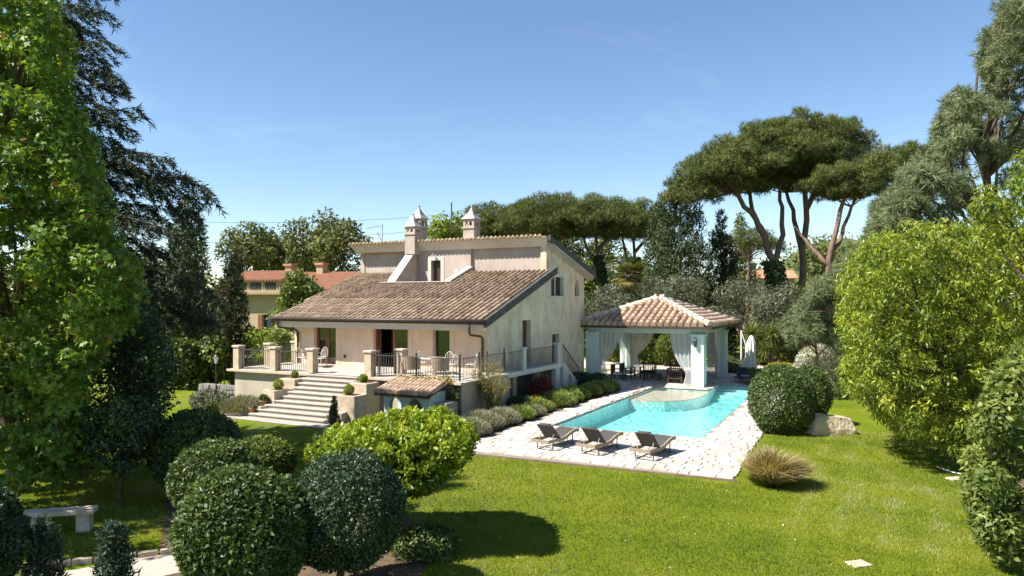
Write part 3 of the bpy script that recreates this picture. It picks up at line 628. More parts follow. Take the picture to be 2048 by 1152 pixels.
# lean-to oven shelter against the terrace wall
ov = uvthing('oven_shelter', 'small tile-roofed lean-to with pointed arches against the terrace wall', 'shelter', -.85, -5.3)
plate(rect(-1.05, 1.15, 0, 1.22), [gothic(-.85, -.15, .45, 1.05, 5, .75), gothic(.05, .85, .45, 1.05, 5, .75)], .16, 'xz').build('front_wall', M_aqua, ov)
plate(rect(.162, 1.24, 0, 1.30), [gothic(.35, .95, .45, 1.02, 5, .75)], .16, 'yz').build('side_wall', M_aqua, ov, loc=(-.89, 0, 0))
plate(rect(.162, 1.24, 0, 1.30), [], .16, 'yz').build('side_wall', M_aqua, ov, loc=(1.15, 0, 0))
MB().box(-.88, .98, .17, 1.23, 0, .45).build('hearth', M_travertine, ov)
MB().box(1.16, 1.75, .3, 1.23, 0, .9).build('wood_store', M_grey, ov)
a2 = math.atan(.27); orf = plate(rect(-1.3, 1.4, 0, 1.62), [], .06, 'xy').build('roof', M_under, ov, loc=(0, -.3, 1.20), rot=(a2, 0, 0))
spots = [Matrix.Translation((-1.22 + i*.2, -.04 + j*.39, .058)) @ Matrix.Rotation(rng.normal(0, .03), 4, 'Z') @ Matrix.Rotation(-.04, 4, 'X') for j in range(4) for i in range(13)]
tv2 = tile_variants(M_tile2); lay_tiles(orf, spots, tv2, 99, M_tile2, 5)
MB().box(-1.32, 1.42, -.36, -.305, 1.13, 1.2).build('fascia', M_gutter, ov)

# ---------------------------------------------------------------- poolside pavilion
PU0, PU1, PV0, PV1 = .5, 6.9, 12.5, 19.0
pav = uvthing('pavilion', 'open square pavilion with hipped tile roof, white pillars and curtains beside the pool', 'pavilion', (PU0+PU1)/2, (PV0+PV1)/2)
hw = (PU1-PU0)/2; hv = (PV1-PV0)/2; pw = .36; PZ = 3.05
for sx in (-1, 1):
    for sy in (-1, 1):
        p_ = MB().box(sx*hw-pw, sx*hw+pw, sy*hv-pw, sy*hv+pw, 0, PZ).build('pillar', M_aqua, pav)
        MB().box(sx*hw-pw-.06, sx*hw+pw+.06, sy*hv-pw-.06, sy*hv+pw+.06, PZ - .1, PZ-.002).build('capital', M_aqua, p_)
for sy in (-1, 1): MB().box(-hw-.3, hw+.3, sy*hv-.2, sy*hv+.2, PZ, PZ+.40).build('beam', M_aqua, pav)
for sx in (-1, 1): MB().box(sx*hw-.2, sx*hw+.2, -hv+.202, hv-.202, PZ+.001, PZ+.399).build('beam', M_aqua, pav)
oh = .85; EX, EY, EZ = hw+oh, hv+oh, PZ+.42; AP = EZ + 1.55
MB().add([(-EX,-EY,EZ),(EX,-EY,EZ),(EX,EY,EZ),(-EX,EY,EZ),(0,0,AP)], [(0,1,4),(1,2,4),(2,3,4),(3,0,4)]).add([(-EX,-EY,EZ-.06),(EX,-EY,EZ-.06),(EX,EY,EZ-.06),(-EX,EY,EZ-.06)], [(3,2,1,0)]).build('roof_deck', M_under, pav)
e_ = MB()
for sy in (-1, 1): e_.box(-EX-.06, EX+.06, sy*EY-.05, sy*EY+.05, EZ-.12, EZ+.03)
for sx in (-1, 1): e_.box(sx*EX-.05, sx*EX+.05, -EY+.051, EY-.051, EZ-.12, EZ+.03)
e_.build('gutter', M_gutter, pav)
tv3 = tile_variants(M_tile2, r0=.165, r1=.14, L_=.56, n=7)
faces = [(0, 'front'), (1, 'right'), (2, 'back'), (3, 'left')]
for k, nm in faces:
    half = EX if k % 2 == 0 else EY; dep = EY if k % 2 == 0 else EX
    slope = math.atan2(AP-EZ, dep); Ls = math.hypot(dep, AP-EZ)
    face = bpy.data.objects.new('roof', None); C.objects.link(face); face.parent = pav; face.empty_display_size = .1
    base = Matrix.Rotation(k*PI/2, 4, 'Z') @ Matrix.Translation((0, -dep, EZ)) @ Matrix.Rotation(slope, 4, 'X'); face.matrix_local = base
    spots = []
    nrow = int(Ls/.47)
    for j in range(nrow + 1):
        s = -.05 + j*.47; wd = half * (1 - (s+.25)/Ls)
        nn = int(wd/.39)
        for i in range(-nn, nn+1):
            spots.append(Matrix.Translation((i*.39 + rng.normal(0, .01), s, .03 + rng.uniform(0, .015))) @ Matrix.Rotation(rng.normal(0, .025), 4, 'Z') @ Matrix.Rotation(-.05, 4, 'X'))
    lay_tiles(face, spots, tv3, 200 if k in (0, 1) else 0, M_tile2, 20+k)
M_hip = rough_mat('clay_tile_pale', [(.50, .38, .28), (.66, .55, .45)], 3.0, 5, .9, .4, 50, .15, tint=.15)
tvh = tile_variants(M_hip, 5, r0=.19, r1=.16, L_=.56, n=7)
for sx in (-1, 1):
    for sy in (-1, 1):
        a = Vector((sx*EX, sy*EY, EZ+.06)); b_ = Vector((0, 0, AP+.06)); d = (b_-a); nt_ = 10
        q = d.to_track_quat('Y', 'Z')
        for i in range(nt_): o = link('hip_tile', tvh[i % 5][1], pav); o.matrix_local = Matrix.Translation(a + d*((i+.1)/nt_)) @ q.to_matrix().to_4x4()
# curtains: gathered sheets tied to the pillars
def curtain(p0, p1, tie, ztie=1.25, ztop=3.03, zbot=.06, n=40, seed=0):
    """hangs from the rod between p0 and p1, drawn at tie height to tie, then falling straight."""
    r = np.random.default_rng(seed); mb = MB(); rows = 16; p0 = Vector((*p0, 0)); p1 = Vector((*p1, 0)); tie = Vector((*tie, 0))
    d = (p1-p0).normalized(); nrm = Vector((-d.y, d.x, 0)); ph = r.uniform(0, 6)
    for i in range(rows+1):
        q = i/rows; z = ztop + (zbot-ztop)*q
        tq = min(1, max(0, (ztop - z)/(ztop-ztie))); pull = tq**2.2 if z > ztie else max(.72, 1 - (ztie-z)*.28)
        for j in range(n+1):
            t = j/n; base = p0 + (p1-p0)*t; w = tie + d*((t-.5)*.28)
            pos = base.lerp(w, pull); f = .05*math.sin(t*26+ph) + .02*math.sin(t*47+ph*2)
            pos = pos + nrm*f*(1 - .35*pull); zz = z + (-.25*t*(1-t) if 0 else 0)
            mb.v.append((pos.x, pos.y, zz))
    for i in range(rows):
        for j in range(n): k = i*(n+1)+j; mb.f.append((k, k+1, k+n+2, k+n+1))
    return mb.build('curtain', M_curtain, pav, True)
g_ = pw + .05
curtain((-hw+g_, -hv), (-hw+g_+1.25, -hv), (-hw+g_+.18, -hv), seed=1)
curtain((hw-g_-1.25, -hv), (hw-g_, -hv), (hw-g_-.18, -hv), seed=2, ztie=.75)
curtain((hw, -hv+g_), (hw, -hv+g_+1.0), (hw, -hv+g_+.2), seed=3)
curtain((hw, hv-g_-1.6), (hw, hv-g_), (hw, hv-g_-.2), seed=4)
curtain((-hw+g_, hv), (-hw+g_+1.5, hv), (-hw+g_+.2, hv), seed=5)
curtain((hw-g_-1.2, hv), (hw-g_, hv), (hw-g_-.2, hv), seed=6)
curtain((-hw, hv-g_-1.7), (-hw, hv-g_), (-hw, hv-g_-.2), seed=7)
curtain((-hw, -hv+g_), (-hw, -hv+g_+1.1), (-hw, -hv+g_+.2), seed=8)
MB().tube([(hw-.1, -hv-pw-.02, 2.55), (hw-.1, -hv-pw-.12, 2.6)], .03, 6).lathe([(.02, 2.3), (.09, 2.36), (.12, 2.7), (.03, 2.85)], 6, (hw-.1, -hv-pw-.16)).build('wall_lantern', M_metal, pav)

# ---------------------------------------------------------------- neighbour's house
nh = thing('neighbour_house', 'ochre farmhouse with red tile roofs beyond the garden hedge', 'house', (-24.0, 66, -.9), R(-20))
plate(rect(-2.5, 10.5, 0, 6.4), [rect(1.6, 2.9, 2.2, 4.6), rect(6.0, 7.2, 2.2, 4.6)], .4, 'xz').build('wall', M_ochre, nh)
MB().box(-2.5, -2.1, .402, 9, 0, 6.4).build('wall', M_ochre, nh); MB().box(10.1, 10.5, .402, 9, 0, 6.4).build('wall', M_ochre, nh)
MB().box(-2.5, 10.5, 9.01, 9.3, 0, 6.4).build('wall', M_ochre, nh)
for x in (1.6, 6.0):
    w_ = MB().box(x, x+1.2, .2, .26, 2.2, 4.6).build('window', M_bluecush, nh)
    MB().box(x-.5, x-.02, -.05, -.005, 2.2, 4.6).build('shutter', M_wood, w_)
def far_roof(x0, x1, y0, y1, z0, h, parent, name='roof'):
    """gabled roof, ridge along x, with ribs of barrel tiles."""
    ym = (y0+y1)/2; mb = MB(); mb.add([(x0,y0,z0),(x1,y0,z0),(x1,ym,z0+h),(x0,ym,z0+h),(x0,y1,z0),(x1,y1,z0)], [(0,1,2,3),(3,2,5,4),(0,3,4),(1,5,2)])
    o = mb.build(name, M_tile3, parent); nn = int((x1-x0)/.3); rb = MB()
    for i in range(nn): x = x0 + (i+.5)*(x1-x0)/nn; rb.tube([(x, y0-.1, z0+.02), (x, ym, z0+h+.04)], .1, 6)
    tag(rb.build('tile_rows', M_tile3, o), kind='stuff'); return o
far_roof(-3.2, 11.2, -.8, 10, 6.45, 2.0, nh)
r2 = far_roof(-1.6, 4.6, -1.2, 4.2, 7.6, .9, nh)
MB().box(-1.2, 4.2, -.9, 3.8, 6.4, 7.6).build('dormer', M_ochre, nh)
for x in (-.6, 1.0, 2.6): w_ = MB().box(x, x+1.1, -.96, -.905, 6.9, 7.45).build('window', M_dark, nh)
for x, y in ((.8, 5.0), (4.8, 4.4)): c_ = MB().box(x-.35, x+.35, y-.35, y+.35, 7.5, 9.2).build('chimney', M_ochre, nh); MB().box(x-.5, x+.5, y-.5, y+.5, 9.2, 9.4).build('cap', M_tile3, c_)
# house far right behind the pines
fh = thing('distant_house', 'small distant pale pink house glimpsed between pine trunks on the right', 'house', at(1520, 600, 110)[:2] + (0,), R(-10))
MB().box(-3, 5, 0, 7, 0, 8.2).build('wall', M_pink, fh); far_roof(-3.5, 5.5, -.5, 7.5, 8.25, 1.3, fh)
for x in (-1.6, 1.6): MB().box(x, x+1, -.05, -.004, 5.6, 7.2).build('window', M_dark, fh)
# ---------------------------------------------------------------- foliage tools
def unit(a): return a / np.maximum(np.linalg.norm(a, axis=1, keepdims=True), 1e-9)
def rnd_dir(r, n): return unit(r.normal(size=(n, 3)))
TEMPL = {
 'leaf': ([(0,0,0),(.42,.26,.07),(1,0,-.04),(.42,-.26,.07)], [(0,1,2,3)]),
 'long': ([(0,0,0),(.4,.15,.04),(1,0,-.10),(.4,-.15,.04)], [(0,1,2,3)]),
 'round': ([(0,0,0),(.35,.36,.06),(.8,.27,.03),(1,0,0),(.8,-.27,.03),(.35,-.36,.06)], [(0,1,2,3,4,5)]),
 'blade': ([(0,.05,0),(0,-.05,0),(1,0,0)], [(0,1,2)]),
 'arc': ([(0,.04,0),(0,-.04,0),(.4,-.036,.06),(.4,.036,.06),(.75,.022,.02),(.75,-.022,.02),(1,.004,-.14),(1,-.004,-.14)], [(0,1,2,3),(3,2,5,4),(4,5,7,6)]),
 'needle': ([(0,.09,0),(0,-.09,0),(1,-.02,0),(1,.02,.0)], [(0,1,2,3)]),
 'tuft': ([(0,.06,0),(0,-.06,0),(1,0,.15),(0,.02,.06),(0,-.02,-.06),(.85,.55,0),(0,.05,0),(0,-.05,.02),(.85,-.55,-.05)], [(0,1,2),(3,4,5),(6,7,8)]),
}
a_ = []
for i in range(3):
    t = (i - 1) * R(72); a_.append((.36 + .64*math.cos(t), .58*math.sin(t), -.05))
    if i < 2: t2 = (i - .5) * R(72); a_.append((.40 + .24*math.cos(t2), .24*math.sin(t2), .03))
TEMPL['star'] = ([(0, 0, 0)] + a_, [tuple(range(6))])
def foliage(name, parent, mat, P, Nn, D, size, tint, shape='leaf', kind='stuff', wid=1.0):
    """one mesh of many leaves: P base points, Nn leaf normals, D leaf directions."""
    tv_, tf = TEMPL[shape]; n = len(P); k = len(tv_)
    size = np.asarray(size, float)*(1.15 if name in ('crown', 'leaves') else 1.0); D = unit(D); Sx = unit(np.cross(Nn, D)); Nn = np.cross(D, Sx); t = np.array(tv_)
    size = np.broadcast_to(np.asarray(size, float), (n,))[:, None, None]
    V = P[:, None, :] + size * (t[None, :, 0:1]*D[:, None, :] + wid*t[None, :, 1:2]*Sx[:, None, :] + t[None, :, 2:3]*Nn[:, None, :])
    me = bpy.data.meshes.new(name); me.vertices.add(n*k); me.vertices.foreach_set('co', V.reshape(-1).astype(np.float32))
    nf = len(tf); ll = len(tf[0]); base = (np.arange(n)*k)[:, None, None] + np.array(tf)[None]
    me.loops.add(n*nf*ll); me.loops.foreach_set('vertex_index', base.reshape(-1).astype(np.int32))
    me.polygons.add(n*nf); me.polygons.foreach_set('loop_start', (np.arange(n*nf)*ll).astype(np.int32))
    at_ = me.attributes.new('tint', 'FLOAT', 'FACE'); at_.data.foreach_set('value', np.repeat(np.clip(tint, 0, 1), nf).astype(np.float32))
    me.materials.append(mat); me.update(calc_edges=True)
    o = link(name, me, parent)
    if kind: o['kind'] = kind
    return o
def crown_leaves(r, cl, n, jit=.6, out=1.0, up=.35, droop=0.0, depth=.45, inner=.5, along=0.0, hide=True):
    """leaves over a cloud of ellipsoid clumps cl = (centres, radii); returns base points, normals, directions, tints."""
    n = int(n*.6); c, rad = cl; w = (rad.prod(axis=1))**(2/3); w = w/w.sum()
    k = r.choice(len(c), size=n, p=w); d = rnd_dir(r, n); q = 1 - depth*r.random(n)**1.6
    P = c[k] + d*rad[k]*q[:, None]
    if hide:
        keep = np.ones(n, bool)
        for j in range(len(c)):
            m = (((P - c[j])/rad[j])**2).sum(1) < inner**2; keep &= ~(m & (k != j))
        P, d, k, q = P[keep], d[keep], k[keep], q[keep]
    m = len(P); nn = unit(d*out + np.array([0, 0, up]) + r.normal(size=(m, 3))*jit)
    dd = r.normal(size=(m, 3)) + d*along + np.array([0, 0, -droop]); dd = dd - nn*(dd*nn).sum(1, keepdims=True)*.8
    co = r.normal(0, .13, len(c)); t = .45 + co[k] + r.normal(0, .17, m)
    return P, nn, dd, t
def clumps(r, cen, rad, n, cr, shell=.55, flat=.8, var=.3, zmin=None):
    d = rnd_dir(r, n); q = shell + (1-shell)*r.random(n)**.6
    c = np.array(cen) + d*np.array(rad)*q[:, None]
    if zmin is not None: c[:, 2] = np.maximum(c[:, 2], zmin)
    s = cr*(1 + r.uniform(-var, var, n)); return c, np.stack([s, s, s*flat], 1)
def spaced(cl, f):
    """thin a cloud of clumps so that gaps stay between them."""
    c, rad = np.array(cl[0]), np.array(cl[1]); keep = []
    for i in range(len(c)):
        if not keep or (((c[keep] - c[i])**2).sum(1) > (f*rad[i, 0])**2).all(): keep.append(i)
    return c[keep], rad[keep]
def limb(mb, a, b, r0, r1, r, bend=.12, seg=6, n=7, sag=0.0):
    a = np.array(a, float); b = np.array(b, float); L_ = np.linalg.norm(b-a); off = r.normal(size=3)*bend*L_; pts = []
    for i in range(seg+1):
        t = i/seg; p = a + (b-a)*t + off*math.sin(t*PI)*.6 + np.array([0, 0, -sag*L_*math.sin(t*PI)]); p += r.normal(size=3)*.012*L_*(0 < i < seg); pts.append(p)
    mb.tube(pts, [r0 + (r1-r0)*(i/seg) for i in range(seg+1)], n); return pts
def tree(name, label, cat, base, cl, n, size, mat, seed, trunk_r=.2, bark=None, shape='leaf', top=None, nlimb=10, group=None, limbs=True, **kw):
    """tapered trunk with limbs to the clumps and a crown of leaves; clumps in world coordinates."""
    r = np.random.default_rng(seed); o = thing(name, label, cat, (base[0], base[1], 0), 0, group); b0 = np.array([base[0], base[1], 0])
    c = cl[0] - b0; mb = MB(); top = np.array(top) - b0 if top is not None else np.array([*c.mean(0)[:2], c[:, 2].max()*.8])
    pts = limb(mb, (0, 0, -.15), top, trunk_r, trunk_r*.25, r, .03, 9, 9)
    if limbs:
        for j in r.choice(len(c), min(nlimb, len(c)), replace=False):
            zz = c[j][2]*.75; i = int(np.clip(zz/max(top[2], .1)*9, 2, 8)); limb(mb, pts[i], c[j], trunk_r*.38, trunk_r*.07, r, .1, 5, 6)
    mb.build('trunk', bark or M_bark, o, True)
    young = kw.pop('young', None); P, nn, dd, t = crown_leaves(r, (c, cl[1]), n, **kw)
    if young: t = t + young[1]*np.clip((P[:, 2] - young[0])/.7, -1, 1)  # shifts leaf tint with height: darker below, lighter above
    foliage('crown', o, mat, P, nn, dd, size[0] + (size[1]-size[0])*r.random(len(P)), t, shape)
    return o
def wob(d, seed, k=3.2):
    s = np.zeros(len(d)); r = np.random.default_rng(seed)
    for i in range(7): f = r.normal(size=3)*k*(1 + i*.5); s += np.sin(d@f + r.uniform(0, 6))/(1 + i*.6)
    return s/3
def ball(name, label, cat, cen, rad, n, size, mat, seed, amp=.07, group=None, shape='leaf', zcut=.02, stems=5, jit=.65, depth=.22, up=.3, along=.6, squash=1.0):
    """clipped or rounded bush: stems and a leaf skin that thins inward."""
    r = np.random.default_rng(seed); o = thing(name, label, cat, (cen[0], cen[1], 0), 0, group); c = np.array([0, 0, cen[2]]); rad = np.array(rad)
    mb = MB()
    for i in range(stems):
        a = r.normal(size=2)*.12*rad[0]; e = rnd_dir(r, 1)[0]*rad*.4 + c; e[2] = max(e[2], cen[2]*.6); limb(mb, (a[0], a[1], -.05), e, .03 + .02*rad[0], .012, r, .08, 4, 5)
    mb.build('stems', M_bark, o, True)
    n = int(n*.8); d = rnd_dir(r, n); q = (1 + amp*wob(d, seed) + .05*wob(d, seed+3, 10))*(1 - depth*r.random(n)**1.8)*(1 + (r.random(n) < .03)*r.uniform(.02, .09, n))
    s = np.abs(d)**(1/squash)*np.sign(d) if squash != 1 else d
    P = c + s*rad*q[:, None]; k = P[:, 2] > zcut; P, d = P[k], d[k]; m = len(P)
    nn = unit(unit(d/rad) + np.array([0, 0, up]) + r.normal(size=(m, 3))*jit); dd = r.normal(size=(m, 3)) + d*along
    t = .5 + .16*wob(d, seed+9, 2.0)[:m] + r.normal(0, .17, m)
    foliage('leaves', o, mat, P, nn, dd, size[0] + (size[1]-size[0])*r.random(m), t, shape)
    return o

# leaf materials, real leaf colours from old to young leaves
L_maple = leafmat('maple_leaf', [(.065, .12, .022), (.115, .20, .032), (.18, .28, .038), (.36, .38, .05)], .34, .5, .3)
L_maple_red = leafmat('maple_leaf_red', [(.16, .05, .025), (.24, .08, .03)], .3, .5, .3)
L_box = leafmat('box_leaf', [(.02, .042, .01), (.042, .078, .015), (.085, .125, .026), (.17, .18, .045)], .18, .42, .45)
L_yew = leafmat('holm_leaf', [(.016, .036, .014), (.034, .066, .024), (.062, .10, .036)], .12, .42, .45)
L_laurel = leafmat('dark_laurel_leaf', [(.016, .034, .012), (.032, .06, .017), (.065, .105, .03), (.13, .165, .05)], .12, .32, .5)
L_bright = leafmat('pittosporum_leaf', [(.055, .095, .012), (.14, .215, .016), (.25, .33, .022), (.37, .42, .05)], .32, .42, .4)
L_lime = leafmat('camphor_leaf', [(.06, .10, .014), (.14, .20, .02), (.27, .32, .032), (.44, .45, .06)], .36, .4, .4)
L_hedge = leafmat('hedge_leaf', [(.035, .06, .012), (.075, .112, .018), (.14, .18, .028), (.23, .25, .04)], .3, .45, .35)
L_pine = leafmat('pine_needles', [(.04, .056, .016), (.078, .10, .026), (.132, .152, .04), (.195, .20, .06)], .15, .6, .2)
L_cedar = leafmat('cedar_needles', [(.022, .036, .022), (.045, .064, .038), (.08, .10, .06)], .12, .6, .2)
L_cyp = leafmat('cypress_spray', [(.014, .022, .010), (.028, .040, .016), (.05, .062, .025), (.085, .09, .038)], .12, .6, .2)
L_blue = leafmat('blue_cypress_spray', [(.06, .085, .036), (.12, .15, .07), (.19, .22, .11), (.26, .285, .15)], .15, .65, .2)
L_jun = leafmat('juniper_spray', [(.022, .042, .026), (.045, .078, .046), (.08, .12, .075)], .12, .6, .2)
L_olive = leafmat('olive_leaf', [(.05, .064, .034), (.11, .125, .072), (.19, .195, .125)], .15, .5, .3)
L_lav = leafmat('lavender_leaf', [(.14, .14, .09), (.26, .26, .175), (.38, .365, .27)], .2, .7, .2)
L_rosem = leafmat('rosemary_leaf', [(.09, .125, .035), (.20, .25, .065), (.34, .38, .11)], .22, .6, .2)
L_red = leafmat('barberry_leaf', [(.06, .012, .018), (.14, .025, .035), (.22, .05, .05)], .3, .5, .3)
L_gold = leafmat('golden_leaf', [(.20, .17, .02), (.33, .28, .03), (.45, .38, .05)], .35, .5, .3)
L_grass = leafmat('grass_blade', [(.06, .11, .010), (.138, .19, .013), (.235, .25, .026), (.34, .345, .16)], .26, .6, .2)
L_dry = leafmat('dry_grass_blade', [(.16, .15, .055), (.34, .275, .13), (.50, .42, .24)], .3, .7, .2)
L_yucca = leafmat('yucca_blade', [(.05, .085, .015), (.12, .16, .03), (.22, .25, .06)], .2, .45, .4)
L_palm = leafmat('palm_frond', [(.07, .085, .02), (.14, .15, .035), (.26, .21, .06), (.33, .22, .07)], .25, .5, .3)
L_agave = leafmat('agave_blade', [(.12, .15, .12), (.20, .23, .18)], .05, .5, .3)
L_ivy = leafmat('ivy_leaf', [(.022, .04, .01), (.05, .075, .016), (.10, .13, .025)], .2, .4, .4)
L_vib = leafmat('viburnum_leaf', [(.05, .08, .018), (.10, .145, .028), (.17, .21, .045), (.26, .28, .07)], .3, .5, .3)
L_white = leafmat('white_blossom', [(.10, .13, .05), (.45, .45, .36), (.75, .74, .66)], .25, .6, .2)
L_far = leafmat('far_foliage', [(.055, .075, .024), (.105, .125, .04), (.165, .18, .06), (.23, .225, .08)], .2, .6, .2)
L_fir = leafmat('cypress_dark', [(.02, .034, .014), (.038, .056, .021), (.074, .092, .034), (.12, .132, .05)], .1, .6, .2)

def inpoly_np(x, y, poly):
    r_ = np.zeros(len(x), bool); m = len(poly)
    for i in range(m):
        (x1, y1), (x2, y2) = poly[i], poly[(i+1) % m]
        c_ = ((y1 > y) != (y2 > y)) & (x < (x2-x1)*(y-y1)/((y2-y1) or 1e-9) + x1); r_ ^= c_
    return r_
# ---------------------------------------------------------------- grass blades of the near lawn
r = np.random.default_rng(11); n = 360000
yy = 10.5 + 17*r.random(n)**1.35; xx = r.uniform(-1, 1, n)*(yy*.76) ; xx = np.where(r.random(n) < .0, xx, xx)
du, dv = xx-OX, yy-OY; uu = du*math.cos(TH)-dv*math.sin(TH); vv = du*math.sin(TH)+dv*math.cos(TH)
k = ~((uu > 1.7) & (uu < 12.6 + .12*np.sin(vv*5)) & (vv > -9.12)) & ~inpoly_np(xx + .12*np.sin(yy*4), yy, SHRUB_BED)
k &= ~((xx > 9.2 + (yy-10.5)*.37 + .3*np.sin(yy*3)))
k &= ~((xx < -5) & (np.abs((yy - 13.6) - (xx + 6.8)*.45) < .75))
xx, yy = xx[k], yy[k]; n = len(xx)
P = np.stack([xx, yy, np.zeros(n)], 1); D = np.stack([r.normal(0, .45, n), r.normal(0, .45, n), np.ones(n)], 1)
pt = np.stack([xx, yy, xx*0], 1); du, dv = xx-OX, yy-OY; uu = du*math.cos(TH)-dv*math.sin(TH); st_ = sum(np.exp(-((uu - c_ - .12*np.sin(yy*.9 + c_))/.24)**2) for c_ in (14.6, 15.5, 16.4, 17.3))*(.6 + .5*wob(pt*.8, 8, 1.5))
tn = .40 + .42*wob(pt*.3, 5, 1.4) + .26*wob(pt*1.5, 6, 1.2) + .46*st_ + r.normal(0, .16, n)
foliage('grass', None, L_grass, P, rnd_dir(r, n), D, r.uniform(.035, .07, n)*(1 + (yy-10)*.02), tn, 'blade', wid=1.9)

r = np.random.default_rng(12); m = 190; yy = r.uniform(12.5, 26, m); xx = r.uniform(-1, .62, m)*yy*.72; du, dv = xx-OX, yy-OY; uu = du*math.cos(TH)-dv*math.sin(TH); vv = du*math.sin(TH)+dv*math.cos(TH)
k = ~((uu > 1.7) & (uu < 12.7) & (vv > -9.3)) & ~inpoly_np(xx, yy, SHRUB_BED) & (xx > -8) & (xx < 9 + (yy-10.5)*.37); P = np.stack([xx, yy, xx*0 + .06], 1)[k]; m = len(P)
tag(foliage('daisies', None, leafmat('daisy_petal', [(.6, .6, .5), (.8, .8, .74)], .2), P, rnd_dir(r, m)*.3 + [0, 0, 1], rnd_dir(r, m), r.uniform(.02, .036, m), r.random(m), 'round'), kind='stuff')
# ---------------------------------------------------------------- big maple on the left
edge = [(-60, 110), (0, 125), (80, 160), (200, 150), (260, 205), (340, 215), (400, 238), (470, 242), (530, 285), (590, 300), (640, 275), (700, 225), (760, 185), (830, 195), (930, 195), (980, 150), (1010, 110)]
r = np.random.default_rng(21); cc = []; cr = []
for i in range(1500):
    py = r.uniform(-70, 990); ex = np.interp(py, [e[0] for e in edge], [e[1] for e in edge]) if py > -60 else 110 + (py+60)*.25
    Y = r.uniform(16.0, 21.2); rr = r.uniform(.26, .5); lim = ex - rr*FPX/Y*.85; depthk = abs(Y-18.6)/2.6; lim -= depthk**2*60
    px = [lim - r.uniform(0, 14), lim - abs(r.normal(0, 1))*130, lim - r.uniform(0, 420)][i % 3]
    if px < -330: continue
    cc.append(at(px, py, Y)); cr.append((rr, rr, rr*.8))
cc = np.array(cc); cr = np.array(cr); ok = cc[:, 2] > .7; mcl = spaced((cc[ok], cr[ok]), 1.35)
shade_clumps = clumps(np.random.default_rng(25), (-14.4, 14.0, 7.4), (2.4, 2.2, 2.6), 70, .55, .4); mcl = (np.concatenate([mcl[0], shade_clumps[0]]), np.concatenate([mcl[1], shade_clumps[1]]))  # unseen clumps outside the frame, added to the crown to shade the bench lawn
mp_tree = tree('maple_tree', 'tall bright green maple with star leaves filling the left edge', 'tree', (-12.9, 18.8), mcl, 135000, (.10, .165), L_maple, 22, .28, shape='star', top=(-12.8, 18.8, 13.5), nlimb=36, droop=.9, jit=.7, up=.5, depth=.8, inner=.4)
rr = np.random.default_rng(23); P, nn, dd, t = crown_leaves(rr, (mcl[0]-np.array([-12.9, 18.8, 0]), mcl[1]*1.02), 900, droop=.7, depth=.1)
foliage('red_leaves', mp_tree, L_maple_red, P, nn, dd, .15, rr.random(len(P)), 'star')

# ---------------------------------------------------------------- conifers with tiered branches
def needle_branch(r, acc, mb, a, b, droop, width, dens, sub=.55, rad=.05):
    """a bough from a to b with side twigs that hang, needles along all of them."""
    pts = limb(mb, a, b, rad, rad*.15, r, .05, 8, 6, sag=-.06); pts = np.array(pts)
    seg = np.linalg.norm(pts[-1]-pts[0]); nt_ = max(4, int(seg/.22))
    for i in range(nt_):
        t = .18 + .82*(i + r.random())/nt_; j = min(7, int(t*8)); p = pts[j] + (pts[j+1]-pts[j])*(t*8-j)
        d0 = unit((pts[j+1]-pts[j])[None])[0]; side = np.cross(d0, [0, 0, 1]); sg = 1 if i % 2 else -1
        L_ = width*(1 - .62*t)*r.uniform(.6, 1.2); dirn = side*sg*sub + d0*.75 + np.array([0, 0, -droop*r.uniform(.5, 1.3)]); dirn /= np.linalg.norm(dirn)
        m = max(5, int(L_*dens)); s = r.random(m)
        q = p + dirn*(s*L_)[:, None] + np.array([0, 0, -1])*(droop*.5*L_*s**2)[:, None] + r.normal(size=(m, 3))*.035
        acc.append((q, np.tile(dirn, (m, 1)) + r.normal(size=(m, 3))*.55))
        q2 = p + r.normal(size=(4, 3))*.05; acc.append((q2, np.tile(d0, (4, 1)) + r.normal(size=(4, 3))*.6))
    return pts
def conifer(name, label, base, boughs, mat, seed, trunk_h, trunk_r, size, dens=40, droop=.5, width=1.0, group=None, shape='needle'):
    r = np.random.default_rng(seed); o = thing(name, label, 'tree', (base[0], base[1], 0), 0, group); b0 = np.array([base[0], base[1], 0]); mb = MB(); acc = []
    limb(mb, (0, 0, -.2), (0, 0, trunk_h), trunk_r, .04, r, .01, 10, 9)
    for a, b in boughs: needle_branch(r, acc, mb, np.array(a)-b0, np.array(b)-b0, droop, width, dens)
    mb.build('trunk', M_bark, o, True)
    P = np.concatenate([q for q, _ in acc]); D = np.concatenate([d for _, d in acc]); n = len(P)
    foliage('crown', o, mat, P, rnd_dir(r, n), D, r.uniform(*size, n), .45 + r.normal(0, .2, n), shape, wid=1.1)
    return o
CB = at(-30, 600, 25.0); cbx = CB[0]; r = np.random.default_rng(31); bo = []
def tip(px, py, Y): return at(px, py, Y)
for (px, py, Y) in [(225,-40,22.5),(215,22,22),(200,65,23.5),(215,85,21.5),(205,120,24),(235,150,22),(250,178,23),(278,215,22),(262,258,22.6),(240,285,23.5),(225,330,24),
                    (345,318,21.5),(420,380,22),(405,395,23.2),(372,352,24.2),(390,425,22.6),(360,470,21.6),(330,440,24.6),(300,500,23.6),(350,505,22.4),(425,585,22.2),(430,640,23),(390,610,24),(330,575,21.5),(395,560,21.4),(340,640,22.5),
                    (190,-20,23),(150,40,24)]:
    b = tip(px, py, Y); b = (b[0]*1.07, b[1]*1.07, 5 + (b[2]-5)*1.07); bo.append(((cbx, 25.0, min(b[2] + abs(b[0]-cbx)*r.uniform(-.05, .1), 15.5)), b))
conifer('cedar_tree', 'tall dark cedar with drooping boughs rising behind the maple', (cbx, 25.0), bo, L_cedar, 32, 16.0, .38, (.11, .21), 110, .5, 1.7)

